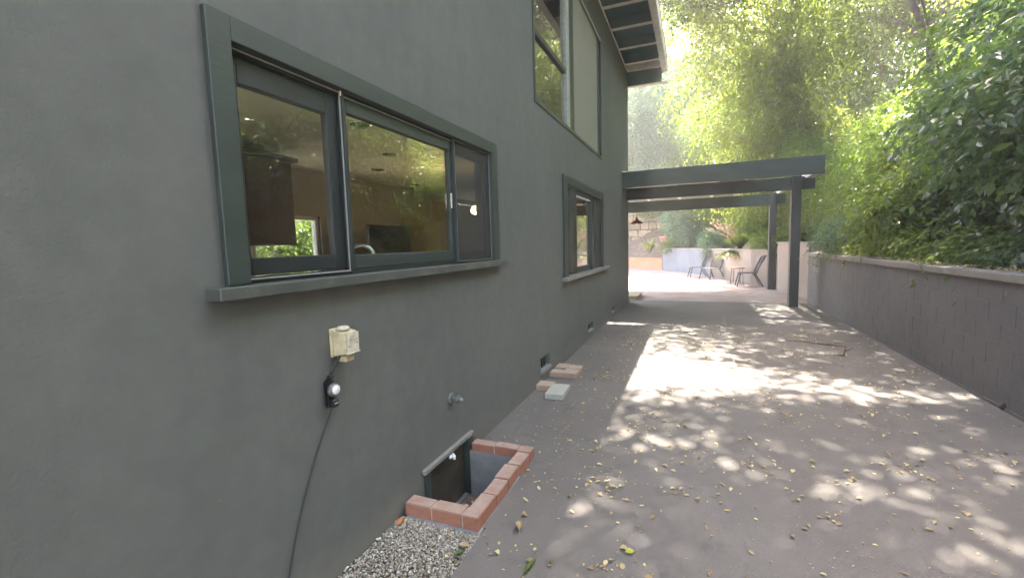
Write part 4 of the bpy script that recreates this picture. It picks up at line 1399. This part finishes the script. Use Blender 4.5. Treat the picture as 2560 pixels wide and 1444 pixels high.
def sprays(clumps, nspray, per, size, r, length=0.5, droop=0.6, asp=0.45, outw=1.0, fill=0.75, fold=0.25):
    """clumps: list (x,y,z,rx,ry,rz). leaves are set along short drooping twigs that start inside each clump."""
    C = np.array([c[:3] for c in clumps], float)
    Rd = np.array([c[3:6] for c in clumps], float)
    vol = (Rd[:, 0] * Rd[:, 1] * Rd[:, 2]) ** (2 / 3)
    idx = r.choice(len(C), nspray, p=vol / vol.sum())
    u = r.normal(0, 1, (nspray, 3))
    u /= np.linalg.norm(u, axis=1, keepdims=True)
    rad = fill + (1 - fill) * r.random((nspray, 1)) ** 0.5
    rad = np.where(r.random((nspray, 1)) < 0.25, r.random((nspray, 1)), rad)
    rad = rad * (1 + 0.16 * np.sin(u[:, :1] * 5 + idx[:, None]) + 0.14 * np.cos(u[:, 1:2] * 7 + 2 * idx[:, None]))
    O = C[idx] + u * rad * Rd[idx]
    d0 = u * outw + r.normal(0, 0.5, (nspray, 3))
    d0[:, 2] *= 0.6
    d0 /= np.linalg.norm(d0, axis=1, keepdims=True)
    ln_ = length * (0.5 + r.random((nspray, 1)))
    t = (np.arange(per)[None, :, None] + r.random((nspray, per, 1))) / per
    P = O[:, None] + d0[:, None] * ln_[:, None] * t
    P[:, :, 2] -= (droop * ln_[:, None] * t ** 2)[:, :, 0]
    dd = d0[:, None] + np.array([0, 0, -1.0]) * (2 * droop * t)
    side = np.cross(dd, np.array([0, 0, 1.0]))
    side /= np.maximum(np.linalg.norm(side, axis=2, keepdims=True), 1e-6)
    alt = np.where(np.arange(per) % 2 == 0, 1.0, -1.0)[None, :, None]
    D = dd * 0.6 + side * alt * 0.9 + r.normal(0, 0.35, P.shape)
    D[:, :, 2] -= 0.25 + droop * 0.4
    Vv, Fv = leaf_cloud(P.reshape(-1, 3), D.reshape(-1, 3), size, r, asp, fold=fold)
    ct_ = r.random(nspray)[:, None]
    cl = np.array([((i * 0.618) % 1.0) for i in range(len(C))])[idx][:, None]
    tint = np.clip(0.42 * cl + 0.26 * ct_ + 0.32 * r.random((nspray, per)), 0, 1).reshape(-1)
    return Vv, Fv, np.repeat(tint, 2)


def limb(mb, p0, p1, r0, r1, r, wob=0.12, n=5):
    p0, p1 = Vector(p0), Vector(p1)
    L_ = (p1 - p0).length
    pts_ = []
    for i in range(n + 1):
        t = i / n
        p = p0.lerp(p1, t)
        if 0 < i < n:
            p += Vector((r.normal(0, 1), r.normal(0, 1), r.normal(0, .6))) * wob * L_ * 0.35
        p.z += math.sin(PI * t) * L_ * 0.05
        pts_.append(p)
    mb.tube(pts_, [r0 + (r1 - r0) * (i / n) for i in range(n + 1)], 6)


def make_tree(name, label, cat, base, top, clumps, nspray, per, size, mat, bark, seed, r0=0.14, length=0.5, droop=0.6, asp=0.45, group=None,
              fill=0.75, stems=None, fold=0.25):
    r = np.random.default_rng(seed)
    base = Vector(base)
    root = empty(name, base, 0, label, cat, group)
    tm_ = MB()
    top = Vector(top)
    limb(tm_, (0, 0, -0.3), top - base, r0, r0 * 0.3, r, 0.10, 8)
    tm_.build('trunk', bark, root)
    lm = MB()
    lm.tube([(0, 0, 0.05), (top - base) * 0.96], 0.02, 5)
    for c in clumps:
        cc = Vector(c[:3]) - base
        h = min(max(0.25 + 0.5 * r.random(), 0.15), 0.95)
        # spring from the trunk line at a height below the clump
        k = max(0.1, min(0.95, (cc.z - 0.35 * Vector((cc.x, cc.y, 0)).length) / max(0.1, (top - base).z)))
        s0 = (top - base) * k
        limb(lm, s0, cc, r0 * (1 - k) * 0.55 + 0.02, 0.012, r, 0.16, 5)
        for q in range(3):
            e = Vector((r.normal(0, 1) * c[3], r.normal(0, 1) * c[4], r.normal(0, .8) * c[5])) * 0.6
            limb(lm, s0.lerp(cc, 0.6), cc + e, 0.018, 0.006, r, 0.2, 4)
    lm.build('limbs', bark, root)
    cl = [(c[0] - base.x, c[1] - base.y, c[2] - base.z) + tuple(c[3:6]) for c in clumps]
    Vv, Fv, tt = sprays(cl, nspray, per, size, r, length, droop, asp, fill=fill, fold=fold)
    npmesh('crown', Vv, Fv, mat, root, tt)
    return root


def clumpset(r, centre, ext, n, rad, lo=0.6, flat=0.8):
    out = []
    for _ in range(n):
        u = r.normal(0, 1, 3); u /= np.linalg.norm(u); u *= r.random() ** 0.4
        s = rad * (lo + (1.6 - lo) * r.random())
        out.append((centre[0] + u[0] * ext[0], centre[1] + u[1] * ext[1], centre[2] + u[2] * ext[2], s, s, s * flat))
    return out


R1 = np.random.default_rng(21)

# 1 tall fine leaved tree over the pergola, top centre of the picture
cl = clumpset(R1, (2.6, 19.8, 8.3), (2.9, 2.0, 4.2), 34, 0.74) + clumpset(R1, (0.2, 19.4, 10.6), (1.3, 1.2, 1.8), 9, 0.7) + clumpset(R1, (3.5, 20.5, 4.6), (1.8, 1.6, 1.2), 8, 0.9)
make_tree('weeping_tree', 'tall fine leaved yellow green tree glowing in the sun above the pergola', 'tree', (4.6, 21.6, ground_z(4.6, 21.6)), (3.0, 20.2, 12.5), cl,
          9000, 9, (0.09, 0.15), M['lf_yellow'], M['bark_pale'], 31, 0.28, 0.75, 1.0, 0.42)
# 2 yellow green tree behind it, reaching to the right
cl = clumpset(R1, (6.8, 19.0, 8.5), (2.8, 2.2, 4.0), 32, 0.8)
make_tree('weeping_tree', 'yellow green tree with pale trunk standing right of the tallest tree', 'tree', (7.8, 19.4, ground_z(7.8, 19.4)), (6.8, 19.0, 12.5), cl,
          7000, 9, (0.09, 0.15), M['lf_yellow'], M['bark_pale'], 32, 0.28, 0.7, 0.8, 0.42)
# 3 blue green tree at the far left
cl = clumpset(R1, (-2.6, 31.5, 7.6), (3.4, 1.6, 3.6), 26, 1.25)
make_tree('blue_green_tree', 'pale blue green tree directly right of the house corner, under the eave', 'tree', (-1.5, 33.6, ground_z(-1.5, 33.6)), (-2.2, 32, 11), cl + clumpset(R1, (-1.2, 32.2, 11.8), (2.6, 1.4, 2.2), 12, 1.1),
          15000, 9, (0.09, 0.15), M['lf_blue'], M['bark_pale'], 33, 0.2, 0.7, 0.7, 0.35)
# 4 dark mid tree between
cl = clumpset(R1, (1.6, 27.0, 5.6), (2.6, 1.5, 2.6), 22, 1.1)
make_tree('leafy_tree', 'mid green tree low behind the pergola roof, left of centre of the hillside', 'tree', (2.2, 28.2, ground_z(2.2, 28.2)), (1.8, 27.2, 8.0), cl,
          10000, 9, (0.08, 0.13), M['lf_mid'], M['bark'], 34, 0.16, 0.6, 0.6, 0.42)
cl = clumpset(R1, (-2.0, 28.9, 4.6), (1.3, 0.8, 1.1), 10, 0.6)
make_tree('sunlit_bush', 'sunlit yellow bush above the far end of the pergola beam by the house corner', 'bush', (-1.4, 29.6, ground_z(-1.4, 29.6)), (-1.8, 29.2, 5.6), cl,
          4200, 8, (0.09, 0.14), M['lf_yellow'], M['bark'], 35, 0.06, 0.5, 0.5, 0.45)
# 5 far backdrop trees
for i, (x, y, hh, lab) in enumerate([(-7.5, 37, 15, 'tall pale tree at the back left, above the stone wall'), (-2.5, 35.5, 17, 'very tall sunlit tree at the back, filling the gap beside the eave'), (1.5, 39, 16, 'tall tree at the back behind the blue green tree'), (7, 33, 17, 'tall back row tree behind the centre of the hillside'),
                                     (13, 26, 19, 'tall back row tree upslope on the right')]):
    z0 = ground_z(x, y)
    cl = clumpset(R1, (x, y - 1, z0 + 6.5), (4.6, 2.5, 7.0), 40, 1.35)
    make_tree('backdrop_tree', lab, 'tree', (x, y, z0), (x, y - 1, z0 + 9), cl, 9500, 8, (0.16, 0.26), M['lf_yellow' if i % 2 == 0 else 'lf_mid'], M['bark'], 40 + i, 0.25, 1.0, 0.6, 0.45,
              group='trees along the back of the hillside')

# 6 bright green bushes over the slope seen under and right of the pergola
for i, (x, y, s, h, mt, lab) in enumerate([
        (2.6, 22.9, 1.5, 2.1, 'lf_bright', 'bright lime bush on the bank seen between chairs and far post'),
        (4.1, 17.6, 1.35, 1.9, 'lf_bright', 'tall bright green bush to the right of the pergola roof end'),
        (1.5, 25.2, 1.1, 2.0, 'lf_bright', 'bright green bush on the bank behind the grassy plant'),
        (4.0, 20.2, 1.3, 2.0, 'lf_yellow', 'yellow green bush on the bank behind the front post'),
        (5.6, 15.2, 1.5, 2.0, 'lf_bright', 'bright green bush on the slope right of the front post')]):
    z0 = ground_z(x, y)
    cl = clumpset(R1, (x, y, z0 + h), (s, s, h * 0.9), 16, 0.62)
    make_tree('leafy_bush', lab, 'bush', (x, y, z0), (x, y, z0 + h * 1.3), cl, 5200, 9, (0.055, 0.095), M[mt], M['bark'], 50 + i, 0.06, 0.45, 0.5, 0.45)

# 7 shrubs along the top of the retaining wall, near to far
shr = [(4.5, 13.9, 1.0, 1.0, 'lf_mid', 0.09, 'mid green shrub at the corner behind the taller wall section'),
       (4.3, 12.3, 0.95, 1.5, 'lf_bright', 0.075, 'sunlit green shrub right of the front pergola post'),
       (3.55, 11.9, 0.55, 0.45, 'lf_blue', 0.07, 'low grey green ground shrub by the black pot on the wall'),
       (4.6, 10.7, 1.1, 1.9, 'lf_mid', 0.10, 'leafy shrub with yellow tips above the middle of the retaining wall'),
       (3.6, 9.6, 0.65, 0.8, 'lf_bright', 0.10, 'bright yellow green shrub spilling to the cap of the retaining wall'),
       (4.9, 9.0, 1.2, 2.1, 'lf_mid', 0.11, 'tall mixed green shrub behind the thin dark trunk'),
       (4.2, 8.0, 0.9, 1.2, 'lf_dark', 0.12, 'dark leafy shrub over the right half of the retaining wall'),
       (5.0, 7.2, 1.2, 2.3, 'lf_dark', 0.13, 'big dark blue green shrub with drooping leaves at the right edge'),
       (4.0, 6.2, 0.9, 1.3, 'lf_dark', 0.13, 'dark shrub at the right edge just above the wall cap'),
       (4.6, 4.8, 1.2, 2.0, 'lf_mid', 0.12, 'green shrub beyond the right edge of the frame, reflected in the panes'),
       (4.2, 3.0, 1.1, 1.8, 'lf_bright', 0.12, 'bright shrub mirrored in the middle pane of the near window'),
       (4.5, 1.0, 1.3, 2.0, 'lf_mid', 0.12, 'shrub on the bank opposite the gravel strip')]
for i, (x, y, s, h, mt, lf, lab) in enumerate(shr):
    z0 = ground_z(x, y)
    cl = clumpset(R1, (x, y, z0 + h), (s, s * 0.9, h * 0.95), 15, 0.46 if s > 0.7 else 0.3)
    make_tree('hillside_shrub', lab, 'shrub', (x, y, z0), (x, y, z0 + h * 1.5), cl, int(2000 * s * (0.10 / lf)) + 300, 8, (lf * 0.7, lf * 1.25), M[mt], M['bark'], 60 + i, 0.05,
              0.45, 0.55, 0.42, fill=0.6)

# 8 taller trees right side and behind the shrubs
tl = [(8.3, 13.6, 11.5, 'lf_yellow', 0.09, 'green tree with open crown behind the shrubs right of centre'),
      (9.2, 9.8, 12.0, 'lf_bright', 0.10, 'tall darker tree at the upper right of the picture'),
      (9.2, 6.2, 12.0, 'lf_mid', 0.11, 'tall tree beyond the right edge, mirrored in the windows'),
      (8.0, 2.2, 11.0, 'lf_bright', 0.12, 'tree opposite the near window, seen only as a reflection'),
      (8.5, -2.0, 11.0, 'lf_mid', 0.13, 'tree behind the photographer on the bank'),
      (5.6, -4.6, 9.5, 'lf_mid', 0.13, 'unseen tree added behind the camera to darken the near wall')]  # last tree is added out of view to shade the near wall
for i, (x, y, h, mt, lf, lab) in enumerate(tl):
    z0 = ground_z(x, y)
    cl = clumpset(R1, (x - 0.6, y, z0 + (h - z0) * 0.52), (2.3, 2.0, (h - z0) * 0.50), 30, 0.72)
    make_tree('hillside_tree', lab, 'tree', (x, y, z0), (x - 0.5, y, h * 0.85), cl, 4600 if i < 3 else 3600, 8, (lf * 0.85, lf * 1.4), M[mt], M['bark'], 80 + i, 0.14, 0.6, 0.7, 0.42)

# 9 overhanging tree that dapples the driveway: thin dark trunk on the bank, long limbs over the drive
cl = []
r9 = np.random.default_rng(5)
for gy in np.arange(5.2, 18.6, 0.62):
    for gx in np.arange(-1.1, 3.4, 0.7):
        x = gx + r9.uniform(-.3, .3); y = gy + r9.uniform(-.3, .3)
        z = 10.4 + r9.uniform(-.8, .8)
        shy = y - z / math.tan(SUN_EL)
        if x < 0.40 and 4.7 < shy < 7.1: continue
        if x < 0.6 and 7.1 <= shy < 9.6 and r9.random() < 0.45: continue
        if x > 1.9 and 3.6 < shy < 5.4 and r9.random() < 0.30: continue
        if shy > 4.5 and r9.random() < 0.05: continue
        s = r9.uniform(0.65, 0.9)
        cl.append((x, y, z, s, s, s * 0.45))
        if shy < 4.6 and x < 1.2 and r9.random() < 0.18: cl.append((x + 0.2, y - 0.2, z + 0.5, s, s, s * 0.45))
        continue
        cl.append((x, y, z, s, s, s * 0.45))
z0 = ground_z(4.35, 9.9)
make_tree('overhanging_tree', 'thin dark trunked tree on the bank whose crown hangs over the driveway', 'tree', (4.35, 9.9, z0), (3.3, 12.0, 10.3), cl,
          13600, 3, (0.10, 0.17), M['lf_canopy'], M['bark'], 91, 0.075, 0.30, 0.2, 0.62, fill=0.0)

# ivy columns
for i, (x, y, h, lab) in enumerate([(4.25, 12.9, 2.3, 'shaggy grey green ivy covered stump right of the pergola'), (4.35, 10.2, 2.6, 'second ivy covered stump, farther right with sun on it')]):
    z0 = ground_z(x, y)
    cl = [(x + 0.06 * math.sin(k * 2), y, z0 + 0.3 + k * 0.27, 0.20, 0.20, 0.24) for k in range(int(h / 0.27))]
    make_tree('ivy_column', lab, 'ivy', (x, y, z0), (x, y, z0 + h), cl, 2600, 7, (0.035, 0.06), M['lf_grey'], M['bark_pale'], 100 + i, 0.09, 0.12, 0.5, 0.6, group='ivy covered stumps')

# trailing plants in front, plants on the planter wall
def small_bush(name, label, x, y, z, s, h, mat, n, lf, seed, droop=0.5):
    r = np.random.default_rng(seed)
    cl = clumpset(r, (x, y, z + h * 0.5), (s, s, h * 0.45), 9, 0.42 * s + 0.08)
    return make_tree(name, label, 'plant', (x, y, z), (x, y, z + h * 0.7), cl, n, 8, (lf * .7, lf * 1.2), M[mat], M['bark'], seed, 0.03, 0.28, droop, 0.4)


small_bush('dark_shrub', 'dark blue green shrub on the planter behind the terracotta pot', -0.35, 27.6, 1.25, 1.15, 2.1, 'lf_blue', 2600, 0.10, 120)
small_bush('rosemary_bush', 'blue green bush on the planter wall above the left chair', 0.85, 23.4, 1.25, 0.5, 1.0, 'lf_blue', 1500, 0.06, 121)
small_bush('rosemary_bush', 'small low green bush at the left end of the blue planter wall', -1.15, 26.9, 1.2, 0.4, 0.55, 'lf_bright', 700, 0.07, 122)
small_bush('leafy_bush', 'small bright plant on the planter wall left of the far post', 2.45, 19.0, 1.25, 0.40, 0.55, 'lf_bright', 900, 0.06, 123)
small_bush('trailing_plant', 'pale trailing plant hanging over the planter wall behind the chairs', 0.78, 22.35, 1.0, 0.22, 0.4, 'lf_grey', 500, 0.05, 124, 1.0)
for i_, (x_, y_, m_, lab_) in enumerate([(3.35, 8.6, 'lf_bright', 'low bright plant on the bank close to the wall cap, right of centre'),
                                    (3.30, 7.3, 'lf_mid', 'low green plant leaning on the wall cap under the dark shrub'),
                                    (3.35, 6.3, 'lf_dark', 'low dark plant on the bank near the right edge of the picture'),
                                    (3.30, 10.6, 'lf_yellow', 'low yellow green plant trailing on the cap in the middle of the wall'),
                                    (3.4, 5.2, 'lf_mid', 'low plant on the bank just past the right edge')]):
    small_bush('bank_plant', lab_, x_, y_, 1.22, 0.34, 0.42, m_, 420, 0.085, 150 + i_)
small_bush('leafy_bush', 'low green plant on the bank behind the far post and wall', 3.0, 16.7, 1.45, 0.5, 0.5, 'lf_mid', 800, 0.07, 125)


def grassy(name, label, x, y, z, mat, n, length, width, seed, stalks=0, up=0.9, spread=1.0, lean=(0, 0)):
    r = np.random.default_rng(seed)
    root = empty(name, (x, y, z), 0, label, 'plant')
    seg = 5
    a = r.random(n) * 2 * PI
    ou = (0.25 + r.random(n)) * spread
    ln_ = length * (0.6 + 0.5 * r.random(n))
    w_ = width * (0.6 + 0.6 * r.random(n))
    Vv = np.zeros((n, seg + 1, 2, 3))
    for s in range(seg + 1):
        t = s / seg
        hx = ln_ * ou * t * 0.7
        px = np.cos(a) * (0.05 + hx) + lean[0] * t
        py = np.sin(a) * (0.05 + hx) + lean[1] * t
        pz = ln_ * (up * t - (0.35 + 0.5 * ou) * t * t)
        ww = w_ * (1 - t ** 2) * 0.5 + 0.001
        Vv[:, s, 0] = np.stack([px - np.sin(a) * ww, py + np.cos(a) * ww, pz], -1)
        Vv[:, s, 1] = np.stack([px + np.sin(a) * ww, py - np.cos(a) * ww, pz], -1)
    F = []
    for s in range(seg):
        F.append((2 * s, 2 * s + 1, 2 * s + 3, 2 * s + 2))
    F = np.array(F)
    Fa = (F[None] + (2 * (seg + 1)) * np.arange(n)[:, None, None]).reshape(-1, 4)
    npmesh('blades', Vv.reshape(-1, 3), Fa, M[mat], root, np.repeat(r.random(n), seg), uniform=4)
    for k in range(stalks):
        aa = r.uniform(1.8, 4.4)
        q = r.uniform(0.35, 0.95)
        hh = length * r.uniform(0.8, 1.2)
        p1 = Vector((math.cos(aa) * q * 0.6 + lean[0], math.sin(aa) * q * 0.3, hh * 0.7))
        p2 = Vector((math.cos(aa) * q * 1.25 + lean[0], math.sin(aa) * q * 0.6, hh))
        mb = MB()
        mb.tube([(0, 0, 0.1), p1, p2], [0.008, 0.006, 0.005], 5)
        mb.tube([p2, p2 + Vector((math.cos(aa) * .06, 0, .06)), p2 + Vector((math.cos(aa) * .14, 0, .08))], [0.015, 0.03, 0.008], 6)
        mb.build('seed_stalk', M['straw'], root)
    return root


grassy('lavender_clump', 'grassy lime green clump with pale seed stalks spilling over the planter wall', 1.68, 20.3, 1.25, 'lf_bright', 1500, 0.95, 0.03, 130, 24, 1.15, 0.8)
grassy('lavender_clump', 'lower yellow green tuft hanging over the wall behind the middle chair', 1.38, 20.15, 1.10, 'lf_yellow', 700, 0.8, 0.02, 131, 0, 0.55, 0.9, (-0.1, -0.3))
grassy('striped_agave', 'striped strap leaved plant on the sunny bank by the terracotta pot', -2.55, 28.4, 1.0, 'lf_strap', 90, 1.35, 0.09, 132, 0, 1.15, 0.95)
grassy('rosemary_bush', 'feathery green tuft between the two bushes on the planter', 0.45, 24.4, 1.25, 'lf_blue', 900, 0.75, 0.03, 133, 0, 1.1, 0.8)

pot = empty('terracotta_pot', (-1.55, 28.3, 1.2), 0, 'large terracotta pot with wide rim on the far planter bank', 'pot')
MB().lathe([(0.22, 0.0), (0.33, 0.45), (0.36, 0.62)], (0, 0, 0), 20).build('body', M['terracotta'], pot)
MB().lathe([(0.37, 0.62), (0.42, 0.64), (0.42, 0.76), (0.35, 0.76), (0.35, 0.66)], (0, 0, 0), 20).build('rim', M['terracotta'], pot)
bp = empty('black_pot', (3.05, 13.0, 1.22), 0, 'black plastic plant pot on the retaining wall next to the taller wall section', 'pot')
MB().lathe([(0.12, 0.0), (0.16, 0.22), (0.175, 0.225), (0.175, 0.26), (0.15, 0.26), (0.15, 0.2)], (0, 0, 0), 18).build('body', M['black'], bp)
MB().lathe([(0.01, 0.21), (0.148, 0.205)], (0, 0, 0), 14).build('soil', M['soil'], bp)
gl_ = empty('path_light', (4.2, 14.5, ground_z(4.2, 14.5)), 0, 'slim garden stake light on the bank right of the front post', 'light')
zt = 1.95 - ground_z(4.2, 14.5)
MB().tube([(0, 0, 0), (0, 0, max(0.3, zt))], 0.012, 6).build('stake', M['alu_light'], gl_)
MB().lathe([(0.03, 0.0), (0.05, 0.03), (0.05, 0.12), (0.02, 0.16)], (0, 0, max(0.3, zt)), 10).build('lantern', M['black'], gl_)

# yard plant seen through the kitchen back window
small_bush('yard_plant', 'sunlit plant outside the kitchen back window', -7.6, 6.9, 1.2, 0.55, 1.3, 'lf_bright', 900, 0.10, 140)

# dry leaves on the bank behind the cap
def bankgen(r, n):
    P = np.zeros((n, 3))
    P[:, 1] = 3 + r.random(n) * 10
    P[:, 0] = RX + 0.05 + r.random(n) ** 1.3 * 0.9
    P[:, 2] = np.where(P[:, 0] < RX + 0.22, 1.272, 1.22 + 0.10 * (P[:, 0] - 2.9)) + 0.02 * r.random(n)
    return P


litter(1500, 15, None, None, (0.03, 0.07), 'leaf_litter', 'dry pinkish leaves along the bank on top of the retaining wall', gen=bankgen)

# lamp glowing in the room behind the right pane of the near window
M['glow'] = None
gg = NT('warm_lamp_glow')
em = gg.n('ShaderNodeEmission')
em.inputs[0].default_value = (1.0, 0.72, 0.36, 1)
em.inputs[1].default_value = 9.0
gg.l(em.outputs[0], gg.out.inputs[0])
rl = empty('room_lamp', (-3.05, 6.15, 2.2), 0, 'small warm lit lamp hanging inside the room behind the right pane of the near window', 'lamp')
MB().lathe([(0.01, -0.07), (0.06, -0.05), (0.08, 0.0), (0.06, 0.05), (0.01, 0.07)], (0, 0, 0), 14).build('globe', gg.m, rl)
MB().tube([(0, 0, 0.07), (0, 0, 0.64)], 0.006, 6).build('hanging_rod', M['black'], rl)

# ------------------------------------------------------------------ air
hzm = NT('flare_veil_haze')
pv = hzm.n('ShaderNodeVolumePrincipled')
pv.inputs['Color'].default_value = (1.0, 0.98, 0.95, 1)
pv.inputs['Density'].default_value = 0.004  # volume added to lift dark tones the way lens flare does
pv.inputs['Anisotropy'].default_value = 0.2
hzm.l(pv.outputs[0], hzm.out.inputs['Volume'])
hb_ = MB().box((-155, -155, -1.8), (155, 155, 27))
tag(hb_.build('haze', hzm.m), 'thin pale haze added to imitate a lens flare veil', 'haze', kind='stuff')
